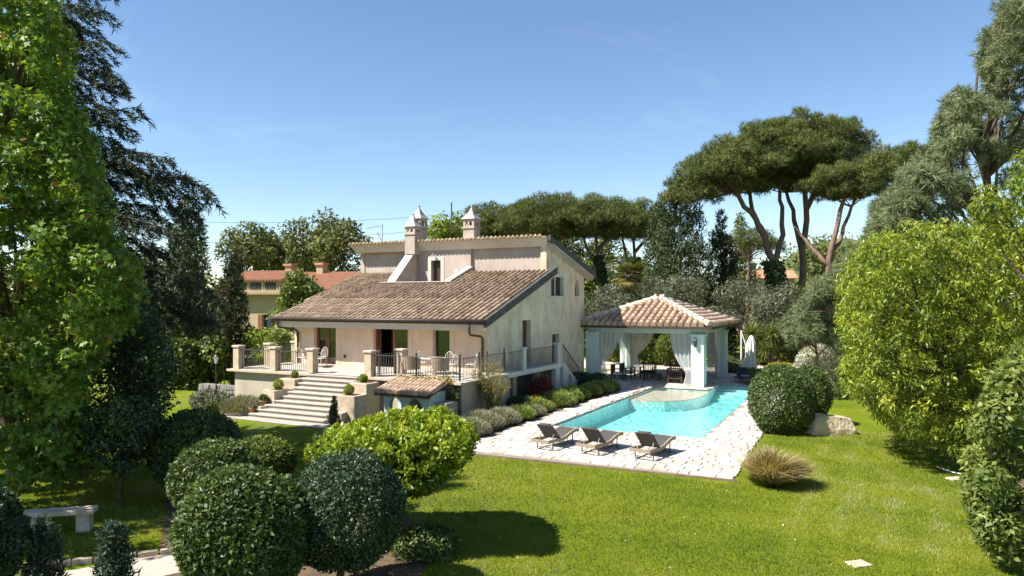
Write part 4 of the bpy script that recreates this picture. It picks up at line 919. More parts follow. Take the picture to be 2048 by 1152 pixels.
def cone_tree(name, label, base, h, rad, n, size, mat, seed, group=None, zb=.3, power=.8, trunk_r=.15, clump=.5, shape='needle', up=1.2, nc=90, cat='tree', wid=1.6, jag=.25):
    """cypress or fir: upswept sprays over a cone of small clumps."""
    r = np.random.default_rng(seed); o = thing(name, label, cat, (base[0], base[1], 0), 0, group); mb = MB(); limb(mb, (0, 0, -.1), (0, 0, h*.92), trunk_r, .02, r, .01, 6, 8)
    z = zb + (h-zb)*r.random(nc)**1.15; q = (1 - (z-zb)/(h-zb))**power*(.9 + .0*z)*np.minimum(1, .45 + (z-zb)/(h*.22)); th = r.uniform(0, 2*PI, nc); rr_ = rad*q*np.sqrt(r.uniform(.25, 1, nc))*(1 + r.uniform(-jag, jag, nc))
    c = np.stack([np.cos(th)*rr_, np.sin(th)*rr_, z], 1); s = clump*(.35 + .75*q)*r.uniform(.7, 1.25, nc); R_ = np.stack([s, s, s*1.35], 1)
    c = np.concatenate([c, [[0, 0, h-.15*clump]]]); R_ = np.concatenate([R_, [[clump*.22, clump*.22, clump*.8]]])
    for j in r.choice(nc, min(22, nc), replace=False): limb(mb, (0, 0, max(.2, c[j][2]-rad*.3)), c[j], trunk_r*.3, .01, r, .05, 3, 5)
    mb.build('trunk', M_bark, o, True)
    P, nn, dd, t = crown_leaves(r, (c, R_), n, jit=.8, depth=.5, inner=.5, along=1.2, droop=-up)
    foliage('crown', o, mat, P, nn, dd, r.uniform(*size, len(P)), t, shape, wid=wid); return o
def at0(px, Y): return ((px-1024)/FPX*Y, Y)
cone_tree('fir_tree', 'dark dense conifer left of the slim cypress, behind the hedge', at0(378, 46), 5 + 200/FPX*46, 2.5, 26000, (.16, .32), L_fir, 41, zb=2.0, clump=.9, nc=80, up=.3, power=.75)
cone_tree('cypress_tree', 'slim pointed cypress standing before the ochre farmhouse', at0(464, 43), 5 + 128/FPX*43, 1.0, 12000, (.14, .3), L_cyp, 42, zb=.9, clump=.5, nc=70, power=.55, jag=.15)
cone_tree('cypress_tree', 'massive dark cypress at the right end of the umbrella pine row', at0(1362, 63), 5 + 240/FPX*63, 3.6, 46000, (.2, .4), L_fir, 43, zb=.4, clump=1.1, nc=170, power=.5)
cone_tree('cypress_tree', 'dark cypress just right of the massive one, slightly shorter', at0(1440, 66), 5 + 170/FPX*66, 2.3, 24000, (.2, .38), L_fir, 44, zb=.4, clump=.9, nc=90, power=.6)
cone_tree('cypress_tree', 'dark bushy cypress behind the palm', at0(1322, 70), 5 + 200/FPX*70, 2.6, 20000, (.2, .4), L_fir, 45, zb=.4, clump=1.0, nc=80, power=.6)
cone_tree('cedar_sapling', 'pale tiered conifer far behind between cypress and pine trunks', at0(1482, 95), 5 + 172/FPX*95, 3.4, 9000, (.3, .6), L_far, 46, zb=3, clump=.9, nc=60, up=-.2, power=.9)

# ---------------------------------------------------------------- umbrella pines
def umbrella(name, label, base, stems, pads, n, seed, trunk_r=.34, group='umbrella pines', size=(.26, .46), ivy=0.0):
    """stone pine: stems = list of point lists in world space, pads = (x,y,z,rx,rz) of the flat crown."""
    r = np.random.default_rng(seed); o = thing(name, label, 'tree', (base[0], base[1], 0), 0, group); b0 = np.array([base[0], base[1], 0.]); mb = MB(); ends = []
    for k, s in enumerate(stems):
        s = np.array(s) - b0; pts = [s[0]]
        for i in range(len(s)-1):
            for t in (.25, .5, .75, 1.): pts.append(s[i] + (s[i+1]-s[i])*t + r.normal(size=3)*.06)
        r0 = trunk_r*(1 if k == 0 else .72); mb.tube(pts, [r0*(1 - .62*i/(len(pts)-1)) for i in range(len(pts))], 9); ends += [pts[-1], pts[-3]]
    cs, rs = [], []
    for (x, y, z, rx, rz) in pads:
        c0 = np.array([x, y, z]) - b0; e = min(ends, key=lambda q: np.linalg.norm(q - (c0 - [0, 0, rz])))
        for _ in range(7):
            d = rnd_dir(r, 1)[0]; d[2] = -abs(d[2])*.4; limb(mb, e, c0 + d*np.array([rx, rx, rz])*.8, trunk_r*.2, .02, r, .12, 5, 5)
        m = int(26*rx*rx/3) + 20
        th = r.uniform(0, 2*PI, m); q = np.sqrt(r.random(m)); zz = rz*(np.sqrt(np.maximum(0, 1 - q**2))*r.uniform(.0, .92, m) - .2)
        cs.append(c0 + np.stack([np.cos(th)*q*rx, np.sin(th)*q*rx, zz], 1)); s_ = r.uniform(.42, .85, m)*rx**.33*.72; rs.append(np.stack([s_, s_, s_*.62], 1))
    mb.build('trunk', M_pinebark, o, True); cl = spaced((np.concatenate(cs), np.concatenate(rs)), 1.05)
    P, nn, dd, t = crown_leaves(r, cl, n, jit=.7, depth=.6, inner=.5, along=1.0, droop=-1.0, up=.2)
    foliage('crown', o, L_pine, P, nn, dd, r.uniform(*size, len(P)), t, 'tuft', wid=.9)
    if ivy:
        s = np.array(stems[0]) - b0; m = 2600; f = r.random(m)**.8*ivy; j = np.minimum((f*(len(s)-1)).astype(int), len(s)-2); fr = f*(len(s)-1)-j
        a = r.uniform(0, 2*PI, m); rr_ = trunk_r*(1.1 + r.uniform(.1, 1.3, m)*(1-f*.5)); C0 = s[j] + (s[j+1]-s[j])*fr[:, None]
        dd = np.stack([np.cos(a), np.sin(a), 0*a], 1); foliage('ivy', o, L_ivy, C0 + dd*rr_[:, None], dd + r.normal(size=(m, 3))*.4, r.normal(size=(m, 3)) + [0, 0, -1], r.uniform(.18, .34, m), .45 + r.normal(0, .22, m), 'round')
    return o
def pt(px, py, Y): return at(px, py, Y)
rowp = [(985, 76, 398, 4.2, 'leftmost umbrella pine of the row behind the villa roof'), (1052, 79, 396, 3.4, 'umbrella pine second from left in the row behind the villa'), (1105, 73, 378, 4.6, 'tallest umbrella pine of the row behind the villa, ivy on its trunk'),
        (1198, 75, 382, 4.8, 'umbrella pine of the row whose ivy trunk rises right of the villa gable'), (1272, 80, 392, 4.0, 'rightmost umbrella pine of the row, beside the massive dark cypress')]
for i, (px, Y, py, rx, lb) in enumerate(rowp):
    rr = np.random.default_rng(300+i); b = at0(px + (12 if i in (2, 3) else 4), Y); zt = 5 + (600-py)/FPX*Y; zc = zt - 2.2; x0 = (px-1024)/FPX*Y
    s1 = [(b[0], b[1], -.2), (b[0]+rr.normal(0, .3), Y, zc*.45), (x0+rr.normal(0, .4), Y, zc*.72), (x0-.8, Y, zc-.2)]
    s2 = [s1[2], (x0+1.5, Y+.5, zc*.84), (x0+2.2, Y+.6, zc-.1)]; s3 = [s1[1], (x0-1.4, Y-.5, zc*.75), (x0-2.0, Y-.4, zc-.1)]
    pads = [(x0, Y, zc, rx*.82, 2.3), (x0-rx*.52, Y-.6, zc-1.0, rx*.6, 1.7), (x0+rx*.52, Y+.6, zc-.9, rx*.6, 1.7), (x0+rx*.1, Y-rx*.5, zc-1.1, rx*.6, 1.7), (x0-.3, Y+rx*.5, zc-.8, rx*.55, 1.5)]
    pads += [(x0-rx*.3, Y-1, zc-2.2, rx*.55, 1.5), (x0+rx*.45, Y-.5, zc-2.1, rx*.5, 1.4)]
    umbrella('umbrella_pine', lb, b, [s1, s2, s3], pads, 24000, 310+i, .28, ivy=.62 if i in (2, 3, 4) else .35)
umbrella('umbrella_pine', 'big leaning umbrella pine forking low, its crown sweeping left over the cypress', at0(1566, 64),
    [[pt(1566, 640, 64), pt(1548, 535, 64), pt(1528, 470, 64), pt(1490, 410, 63.5), pt(1455, 350, 63)], [pt(1546, 530, 64), pt(1566, 470, 65), pt(1562, 400, 66), pt(1555, 330, 66)], [pt(1528, 470, 64), pt(1505, 420, 65.5), pt(1495, 340, 66)]],
    [(*pt(1425, 350, 62.5), 3.4, 2.6), (*pt(1385, 392, 62), 2.2, 1.7), (*pt(1470, 318, 64), 3.4, 2.4), (*pt(1530, 285, 65.5), 3.6, 2.4), (*pt(1500, 345, 66), 3.0, 1.5), (*pt(1435, 330, 66), 2.8, 1.9), (*pt(1480, 375, 64), 2.4, 1.3), (*pt(1410, 375, 64), 2.4, 1.6), (*pt(1520, 330, 63), 2.8, 2.0), (*pt(1470, 355, 65), 2.8, 1.8), (*pt(1380, 365, 63), 2.0, 1.8)], 56000, 331, .40, ivy=.3)
umbrella('umbrella_pine', 'tallest umbrella pine with straight trunk and high domed crown on the right', at0(1600, 67),
    [[pt(1606, 640, 67), pt(1604, 560, 67), pt(1612, 440, 67), pt(1608, 340, 67), pt(1610, 290, 67)], [pt(1604, 500, 67), pt(1585, 420, 68), pt(1560, 350, 69)], [pt(1612, 420, 67), pt(1650, 350, 67), pt(1680, 300, 67)]],
    [(*pt(1612, 262, 67), 4.2, 2.3), (*pt(1560, 272, 66.5), 3.1, 2.0), (*pt(1668, 272, 67), 3.0, 2.2), (*pt(1702, 290, 67.5), 1.9, 1.4), (*pt(1640, 320, 65), 2.8, 1.7), (*pt(1580, 320, 64.5), 2.8, 1.8), (*pt(1605, 345, 69), 3.4, 1.6), (*pt(1550, 330, 67), 2.6, 1.6), (*pt(1650, 300, 65), 2.6, 1.8), (*pt(1590, 300, 64), 3.0, 2.2), (*pt(1640, 345, 66), 2.8, 1.8), (*pt(1560, 365, 67), 2.6, 1.4), (*pt(1690, 315, 66), 2.2, 1.8)], 56000, 332, .38)
umbrella('umbrella_pine', 'umbrella pine with twin leaning trunks right of the tall domed one', at0(1655, 60),
    [[pt(1655, 640, 60), pt(1660, 520, 60), pt(1680, 420, 60), pt(1702, 370, 60)], [pt(1660, 520, 60), pt(1690, 450, 61), pt(1720, 380, 61)], [pt(1655, 530, 60), pt(1620, 490, 61), pt(1585, 450, 62)]],
    [(*pt(1700, 350, 60), 2.9, 1.6), (*pt(1740, 352, 60.5), 2.2, 1.4), (*pt(1660, 370, 61), 2.4, 1.3), (*pt(1720, 382, 59), 2.2, 1.1), (*pt(1690, 385, 62), 2.2, 1.2)], 24000, 333, .3)
umbrella('umbrella_pine', 'rounded umbrella pine crown peeping left of the blue cypress', at0(1800, 58),
    [[pt(1800, 640, 58), pt(1802, 480, 58), pt(1805, 360, 58)]], [(*pt(1808, 325, 58), 3.0, 2.0), (*pt(1840, 345, 59), 2.4, 1.6), (*pt(1785, 350, 57), 2.0, 1.3)], 13000, 334, .36)
umbrella('umbrella_pine', 'low distant umbrella pine right of the dark cypresses', at0(1495, 92),
    [[pt(1495, 640, 92), pt(1497, 540, 92), pt(1495, 500, 92)]], [(*pt(1493, 482, 92), 3.4, 2.2), (*pt(1530, 495, 94), 2.6, 1.8)], 8000, 335, .3)

# ---------------------------------------------------------------- blue cypress and lime-green tree on the right
r = np.random.default_rng(51); cc = []; cr = []
edgeL = [(40, 1990), (80, 1955), (130, 1945), (180, 1965), (190, 1885), (240, 1865), (290, 1860), (330, 1800), (370, 1790), (410, 1745), (470, 1725), (520, 1690), (570, 1620), (620, 1590), (660, 1600), (700, 1680)]
for i in range(820):
    py = r.uniform(10, 700); Y = r.uniform(33, 42) if py < 560 else r.uniform(36, 40)
    ex = np.interp(py, [e[0] for e in edgeL], [e[1] for e in edgeL]); rr_ = .16 + .42*r.random()**1.6; lim = ex + rr_*FPX/Y*.8 + (abs(Y-37)/5)**2*70
    px = [lim + r.uniform(0, 12), lim + abs(r.normal(0, 1))*100, lim + r.uniform(0, 330)][i % 3]
    if px > 2200: continue
    cc.append(at(px, py, Y)); cr.append((rr_, rr_, rr_*.75))
bt = at0(1990, 37.5); tree('blue_cypress', 'tall grey-green feathery cypress towering at the right edge', 'tree', bt, (np.array(cc), np.array(cr)), 100000, (.2, .4), L_blue, 52, .32, M_bark, 'tuft', top=(bt[0], 37.5, 19.5), nlimb=70, jit=.9, along=1.6, depth=.6, inner=.7)
r = np.random.default_rng(53); cc = []; cr = []
edgeB = [(440, 1790), (470, 1720), (510, 1690), (560, 1670), (640, 1665), (700, 1680), (760, 1665), (800, 1700), (850, 1765), (890, 1830), (930, 1900)]
for i in range(3200):
    py = r.uniform(440, 905); Y = r.uniform(20.5, 26.5); rr_ = r.uniform(.2, .36); ex = np.interp(py, [e[0] for e in edgeB], [e[1] for e in edgeB])
    lim = ex + rr_*FPX/Y*.85 + (abs(Y-23.5)/3)**2*55; px = [lim + r.uniform(0, 14), lim + abs(r.normal(0, 1))*120, lim + r.uniform(0, 460), r.uniform(1830, 2120)][i % 4]; topy = (466 - 40*math.sin((px-1720)/260) if px < 2100 else 440) + 14*math.sin(px*.045 + Y) + 9*math.sin(px*.11 - 2*Y)
    if px > 2330 or py < topy + rr_*FPX/Y*.6: continue
    cc.append(at(px, py, Y)); cr.append((rr_, rr_, rr_*.8))
cc = np.array(cc); ok = cc[:, 2] > .7; cc, cr = spaced((cc[ok], np.array(cr)[ok]), 1.42); tree('camphor_tree', 'broad lime-green tree with drooping glossy leaves right of the lawn', 'tree', at0(1925, 23.5), (cc, cr), 120000, (.11, .18), L_lime, 54, .26, shape='long', top=(at0(1910, 23.5)[0], 23.5, 6.6), nlimb=50, droop=1.3, jit=.6, depth=.85, inner=.35, up=.7)
r = np.random.default_rng(55); cl = clumps(r, at(2060, 410, 19), (1.1, 1.0, 1.3), 26, .42)
tree('camphor_tree', 'mid-green leafy branches reaching in at the right edge above the lime tree', 'tree', at0(2110, 19), cl, 8000, (.1, .18), L_lime, 56, .14, shape='long', droop=1.0, top=(at0(2090, 19)[0], 19, 8.2), nlimb=14)
r = np.random.default_rng(57); cc = []; cr = []
for i in range(120):
    py = r.uniform(700, 1190); ex = np.interp(py, [690, 760, 850, 950, 1050, 1190], [2035, 1985, 1945, 1925, 1945, 2010]); Y = r.uniform(13.0, 16.5); rr_ = r.uniform(.25, .45); px = ex + rr_*FPX/Y*.9 + (abs(Y-14.5)/1.8)**2*30 + (abs(r.normal(0, 70)) if i % 2 else 0)
    p_ = at(px, py, Y)
    if p_[2] > .25: cc.append(p_); cr.append((rr_, rr_, rr_*.85))
tree('viburnum_hedge', 'dense dark green shrub hedge at the lower right corner', 'hedge', (8.6+1.2, 14.8), (np.array(cc), np.array(cr)), 46000, (.08, .145), L_vib, 58, .08, shape='leaf', nlimb=40, top=(10.2, 14.8, 2.6), along=.8, depth=.5, inner=.55)

# ---------------------------------------------------------------- dark evergreens and clipped bushes on the left
r = np.random.default_rng(61); cc = []; cr = []
for i in range(130):
    py = r.uniform(600, 930); ex = np.interp(py, [590, 640, 700, 760, 820, 930], [250, 320, 360, 372, 350, 300]); Y = r.uniform(19.5, 23); rr_ = r.uniform(.35, .6); px = ex - rr_*FPX/Y*.85 - abs(r.normal(0, 75))
    p_ = at(px, py, Y)
    if p_[2] > .9: cc.append(p_); cr.append((rr_, rr_, rr_*.85))
tree('camellia_tree', 'dark glossy evergreen tree behind the maple, left of the hedge', 'tree', at0(255, 21), (np.array(cc), np.array(cr)), 26000, (.09, .15), L_laurel, 62, .16, nlimb=40, top=(at0(265, 21)[0], 21, 3.8), along=.5, depth=.6, inner=.5)
cam2 = clumps(np.random.default_rng(63), at(240, 870, 17.5), (.75, .6, .8), 26, .32); tree('camellia_tree', 'small dark glossy evergreen on thin stems behind the stone bench', 'tree', at0(245, 17.5), cam2, 11000, (.07, .12), L_laurel, 64, .06, nlimb=22, top=(at0(245, 17.5)[0], 17.5, 1.9), along=.5)
def B(px, py, Y, rx_px, rz_px): p_ = at(px, py, Y); return p_, (rx_px/FPX*Y, rx_px/FPX*Y, rz_px/FPX*Y)
for nm, lb, px, py, Y, rx, rz, n, sz, mt, sd_, kw in [
  ('clipped_bush', 'large rounded mid-green bush in the front centre left', 490, 1060, 11.6, 132, 126, 46000, (.05, .10), L_box, 71, dict(amp=.11)),
  ('clipped_bush', 'dark blue-green clipped ball in front of the bright bush', 692, 1022, 12.4, 116, 116, 40000, (.035, .065), L_yew, 72, dict(amp=.085)),
  ('clipped_bush', 'dark dome-shaped bush beside the small bright conifer on the left', 392, 900, 18.5, 86, 80, 22000, (.06, .10), L_box, 73, dict(amp=.06)),
  ('clipped_bush', 'rounded bush with lit rim just behind the large front bush', 430, 955, 14.6, 84, 74, 22000, (.05, .085), L_box, 74, dict(amp=.06)),
  ('clipped_bush', 'yellowish clipped bush in the middle of the left shrubs', 520, 925, 16.0, 66, 50, 15000, (.05, .085), L_hedge, 75, dict(amp=.05)),
  ('clipped_bush', 'large clipped globe at the right edge of the pool paving', 1563, 803, 27.4, 63, 73, 24000, (.06, .10), L_box, 76, dict(amp=.05, depth=.3)),
  ('clipped_bush', 'second clipped globe tucked behind the poolside globe', 1618, 788, 29.0, 42, 56, 12000, (.06, .10), L_box, 77, dict(amp=.04, depth=.3)),
  ('clipped_bush', 'small globe topiary behind the pavilion hedge', 1334, 692, 54.5, 21, 23, 5000, (.10, .16), L_hedge, 78, dict(amp=.03))]:
    c_, rd = B(px, py, Y, rx, rz); ball(nm, lb, 'bush', c_, rd, n, sz, mt, sd_, **kw)
# bright spreading bush
r = np.random.default_rng(81); cc = []; cr = []
for i in range(2600):
    px = r.uniform(622, 944); Y = r.uniform(13.7, 16.6); edge_ = 1 - ((Y-15.15)/1.55)**2; topy = np.interp(px, [620, 660, 720, 780, 840, 890, 930, 946], [884, 852, 828, 814, 807, 811, 832, 872]); boty = np.interp(px, [620, 680, 740, 800, 840, 900, 946], [905, 925, 955, 985, 985, 940, 885]); rr_ = r.uniform(.11, .22); k_ = rr_*FPX/Y*.75
    topy = min(topy + (1-edge_)*60 + 7*math.sin(px*.09 + Y*3) + 5*math.sin(px*.21 - Y*5), boty - 1) + 13; py = topy + (boty-topy)*r.random()**1.5
    if py < topy + k_: py = topy + k_
    if py > boty: continue
    cc.append(at(px, py, Y)); cr.append((rr_, rr_, rr_*.8))
cc, cr = spaced((cc, cr), 1.3)
tree('pittosporum_bush', 'bright yellow-green spreading bush before the tiled lean-to', 'bush', at0(795, 15.2), (cc, cr), 110000, (.065, .11), L_bright, 82, .08, nlimb=60, top=(at0(795, 15.2)[0], 15.2, 1.7), along=.5, droop=-1.0, up=.1, depth=.8, inner=.4, jit=1.0, young=(1.9, .28))
c_, rd = B(672, 905, 17.0, 58, 48); ball('rose_bush', 'thin yellowing rose bush tangled round the iron obelisk', 'bush', c_, rd, 4200, (.05, .09), L_hedge, 83, amp=.25, depth=.8)
c_, rd = B(850, 1075, 14.2, 66, 42); ball('ground_shrub', 'low dark straggling shrub in shade beside the lawn edge', 'bush', (c_[0], c_[1], .22), (.65, .6, .35), 5000, (.05, .09), L_box, 84, amp=.3, depth=.7)
# small conifers
for lb, px, Y, h, rad, mt, sd_ in [('small bright green pencil conifer on the lawn left of the stairs', 430, 27.5, 1.0, .17, L_bright, 91), ('slim green conifer at the right foot of the garden stairs', 668, 27.8, 1.25, .21, L_box, 92)]:
    cone_tree('dwarf_conifer', lb, at0(px, Y), h, rad, 5200, (.05, .09), mt, sd_, zb=.03, power=.6, trunk_r=.03, clump=.12, nc=70, cat='shrub', jag=.1)
for lb, px, Y, h, rad, sd_ in [('feathery blue-green juniper in front of the stone bench', 88, 12.2, 1.30, .26, 93), ('feathery blue-green juniper beside the gravel path', 226, 12.4, 1.18, .24, 94)]:
    cone_tree('young_juniper', lb, at0(px, Y), h, rad, 5200, (.06, .13), L_jun, sd_, zb=.03, power=.35, trunk_r=.025, clump=.15, nc=60, cat='shrub', jag=.4)
ball('yew_bush', 'very dark bush at the lower left corner', 'bush', at(-20, 1080, 11.8), (.5, .5, .75), 14000, (.05, .09), L_yew, 95, amp=.15)

# ---------------------------------------------------------------- hedges and mid-distance shrubs
def hedge(name, label, pts, h, w, n, size, mat, seed, cat='hedge', shape='leaf'):
    """wobbling hedge along a world polyline."""
    r = np.random.default_rng(seed); o = thing(name, label, cat, (pts[0][0], pts[0][1], 0)); b0 = np.array([pts[0][0], pts[0][1], 0]); cs, rs = [], []; mb = MB()
    for a, b in zip(pts[:-1], pts[1:]):
        a = np.array([*a, 0]) - b0; b = np.array([*b, 0]) - b0; L_ = np.linalg.norm(b-a); m = int(L_*h*3.2) + 3
        for i in range(m): p_ = a + (b-a)*r.random(); z = r.uniform(.25, h-.25); p_ = p_ + np.array([r.normal(0, w*.25), r.normal(0, w*.25), z]); cs.append(p_); s = w*.42*r.uniform(.75, 1.25); rs.append((s, s, s*.9))
        for i in range(int(L_/.5)): q = a + (b-a)*r.random(); limb(mb, (q[0], q[1], 0), (q[0]+r.normal(0, .1), q[1], h*.8), .03, .01, r, .05, 3, 5)
    mb.build('stems', M_bark, o, True); P, nn, dd, t = crown_leaves(r, (np.array(cs), np.array(rs)), n, along=.6, depth=.4, inner=.6); k = P[:, 2] > .02
    foliage('leaves', o, mat, P[k], nn[k], dd[k], r.uniform(*size, k.sum()), t[k], shape); return o
hedge('ivy_hedge', 'tall ivy-clad hedge wall left of the terrace', [at0(312, 40), at0(400, 41), at0(478, 42)], 2.75, 1.3, 20000, (.13, .22), L_hedge, 101, shape='round')
hedge('laurel_hedge', 'bright laurel shrubs behind the left end of the terrace', [at0(470, 47), at0(585, 46)], 3.2, 1.7, 13000, (.15, .25), L_bright, 102)
ball('pittosporum_shrub', 'variegated grey-green round shrub at the back of the terrace', 'shrub', (*at0(556, 41.5), 2.3), (.75, .75, .95), 5000, (.1, .17), L_rosem, 103, amp=.12)
r = np.random.default_rng(104); tree('privet_tree', 'light green tree beside the left edge of the villa roof', 'tree', at0(598, 52), clumps(r, at(598, 605, 52), (1.7, 1.5, 1.9), 40, .65), 9000, (.2, .34), L_hedge, 105, .13)
hedge('clipped_hedge', 'low clipped hedge behind the pavilion', [at0(1170, 60), at0(1310, 56.5), at0(1372, 54.5), at0(1478, 53)], 1.15, 1.0, 15000, (.12, .2), L_hedge, 106)
for i, (lb, px, Y, py, rx, rz) in enumerate([('silvery olive tree behind the rear corner of the villa', 1200, 56, 612, 2.4, 1.5), ('silvery olive tree directly behind the pavilion roof', 1352, 57, 588, 2.9, 1.6), ('rounded dark silvery olive tree behind the right side of the pavilion roof', 1482, 55, 606, 2.5, 2.0), ('small silvery olive right of the pavilion roof', 1560, 52, 616, 1.7, 1.6)]):
    r = np.random.default_rng(110+i); tree('olive_tree', lb, 'tree', at0(px, Y), clumps(r, at(px, py, Y), (rx, rx*.8, rz), 46, .62, .4), 9000, (.14, .26), L_olive, 115+i, .16, shape='long', group='olive trees', along=.8)
# lower greenery behind the garden
for i, (lb, px, Y, z, rx, rz, mt) in enumerate([('dark rounded shrub under the pines, left of the palm', 1235, 66, 2.6, 3.0, 2.6, L_ivy), ('yellow-green shrub right of the palm', 1288, 64, 2.2, 1.5, 2.2, L_bright), ('broad dark thicket beneath the massive cypress', 1392, 62, 1.6, 3.2, 1.9, L_fir), ('green thicket at the foot of the leaning pine', 1585, 60, 2.4, 3.0, 2.6, L_ivy), ('light green shrub mass under the twin-trunk pine', 1640, 52, 3.2, 2.6, 2.8, L_hedge), ('olive-green shrub mass left of the lime tree', 1700, 48, 3.6, 2.6, 3.2, L_far), ('mid-green bush behind the yuccas', 1555, 56, 1.2, 2.2, 1.3, L_hedge)]):
    r = np.random.default_rng(130+i); b = at0(px, Y); tree('garden_shrub', lb, 'shrub', b, clumps(r, (b[0], b[1], z), (rx, rx*.7, rz), 40, .8, .4, zmin=.4), 8000, (.18, .32), mt, 140+i, .1, along=.6)
for i, (px, Y, w) in enumerate([(1145, 68, .32), (1175, 64, .3)]):
    b = at0(px, Y); cone_tree('ivy_column', ['dark ivy-wrapped trunk left of the palm, farther from it', 'bright ivy-wrapped trunk right beside the villa gable'][i], b, 9.2 - i, .75, 7000, (.2, .34), L_ivy if i == 0 else L_hedge, 150+i, zb=.2, power=.25, clump=.6, nc=60, shape='round', up=-.4, wid=1.0)
ball('blossom_shrub', 'white-flowering shrub on the lawn left of the lime tree', 'shrub', (*at0(1642, 44), 1.05), (1.5, 1.3, 1.25), 8000, (.08, .15), L_white, 161, amp=.14)
r = np.random.default_rng(162); tree('blue_cypress', 'young grey-blue conifer branches beside the white-flowering shrub', 'tree', at0(1640, 41.5), clumps(r, at(1625, 655, 41.5), (1.9, 1.2, 1.1), 34, .5, .3), 9000, (.16, .3), L_blue, 163, .12, M_pinebark, 'tuft', along=1.2)

# ---------------------------------------------------------------- far trees and woods
far = [('bare-topped pale tree far behind the slim cypress', 500, 88, 500, 3.6, 3.4), ('feathery distant tree between cypress and villa', 545, 92, 510, 4.0, 3.0), ('tall distant tree left of the villa chimney side', 632, 84, 488, 3.4, 3.6), ('dark distant tree touching the left end of the villa parapet', 690, 80, 500, 2.8, 3.4),
       ('distant low tree left of the conifers', 330, 85, 555, 4.0, 3.0), ('yellow-green distant tree between the two chimneys', 905, 78, 468, 2.2, 2.0), ('distant round tree behind the ochre farmhouse roof', 590, 90, 528, 3.6, 2.6), ('pale distant tree right of the pines', 1660, 100, 530, 4.2, 3.2), ('distant tree seen through the pine trunks', 1235, 110, 545, 4.6, 3.6), ('low distant tree right of the umbrella row', 1280, 105, 560, 4.0, 2.8), ('far tree at the left garden boundary', 230, 80, 560, 4, 3.4), ('dark tree behind the row of pines, left of three', 1000, 96, 490, 4.6, 3.6), ('dark tree behind the row of pines, middle of three', 1090, 98, 500, 5, 3.6), ('dark tree behind the row of pines, right of three', 1180, 100, 505, 5, 4), ('distant tree behind the blue cypress, left of two', 1850, 70, 560, 4.2, 4.0), ('distant tree behind the blue cypress, right of two', 1990, 66, 540, 4.5, 4.5), ('low distant tree behind the lime tree', 1760, 75, 570, 4.0, 3.0)]
for i, (lb, px, Y, py, rx, rz) in enumerate(far):
    r = np.random.default_rng(170+i); tree('distant_tree', lb, 'tree', at0(px, Y), clumps(r, at(px, py, Y), (rx, rx*.8, rz), 46, 1.0, .3), 7000, (.25, .5), L_far if i != 5 else L_bright, 190+i, .2, group='distant trees', along=.5)
r = np.random.default_rng(201); m = 620; ang_ = r.uniform(-.75, .75, m); dist = r.uniform(115, 190, m); cx = np.sin(ang_)*dist; cy = np.cos(ang_)*dist
cs = np.stack([cx, cy, r.uniform(.5, 7.5, m)], 1); s = r.uniform(2.4, 4.0, m); P, nn, dd, t = crown_leaves(r, (cs, np.stack([s, s, s*.8], 1)), 62000, depth=.3, inner=.4)
tag(foliage('far_woods', None, L_far, P, nn, dd, r.uniform(.8, 1.5, len(P)), t, 'leaf'), kind='stuff')
hx = at(1700, 470, 300); m = 330; cs = np.stack([hx[0] + r.uniform(-60, 70, m), 300 + r.uniform(-25, 40, m), np.zeros(m)], 1); cs[:, 2] = 33*np.exp(-((cs[:, 0]-hx[0])/38)**2)*r.uniform(.3, 1, m); s = r.uniform(4, 7, m)
P, nn, dd, t = crown_leaves(r, (cs, np.stack([s, s, s*.8], 1)), 26000, depth=.3, inner=.4); tag(foliage('hill_woods', None, L_far, P, nn, dd, r.uniform(1.2, 2.4, len(P)), t, 'leaf'), kind='stuff')
gx = np.linspace(-90, 100, 24); mb = MB()
for j, yy_ in enumerate(np.linspace(-70, 120, 16)):
    for x in gx: mb.v.append((hx[0]+x, 300+yy_, 32*math.exp(-(x/38)**2)*math.exp(-((yy_-10)/50)**2) - .5))
for j in range(15):
    for i in range(23): k = j*24+i; mb.f.append((k, k+1, k+25, k+24))
tag(mb.build('hill', rough_mat('hill_scrub', [(.05, .07, .022), (.10, .12, .04)], .1, 8, .95, 0), None, True), kind='structure')

# ---------------------------------------------------------------- planting around the house
def mound(name, label, cat, x, y, rad, h, n, size, mat, seed, group=None, shape='blade', wid=2.2, z0=0.0, spread=.8):
    """mound of upright twigs: lavender, rosemary and the like."""
    r = np.random.default_rng(seed); o = thing(name, label, cat, (x, y, z0), 0, group); th = r.uniform(0, 2*PI, n); q = np.sqrt(r.random(n)); d = np.stack([np.cos(th)*q, np.sin(th)*q, np.zeros(n)], 1)
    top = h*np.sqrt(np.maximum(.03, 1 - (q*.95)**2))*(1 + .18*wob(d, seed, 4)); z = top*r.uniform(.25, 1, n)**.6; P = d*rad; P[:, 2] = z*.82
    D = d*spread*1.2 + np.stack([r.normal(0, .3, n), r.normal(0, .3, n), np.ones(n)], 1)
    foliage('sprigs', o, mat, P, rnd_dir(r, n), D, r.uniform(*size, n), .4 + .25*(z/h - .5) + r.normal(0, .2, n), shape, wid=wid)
    mb = MB(); 
    for i in range(8): e = rnd_dir(r, 1)[0]*rad*.6; limb(mb, (0, 0, 0), (e[0], e[1], h*.5), .015, .006, r, .05, 3, 5)
    mb.build('stems', M_bark, o); return o
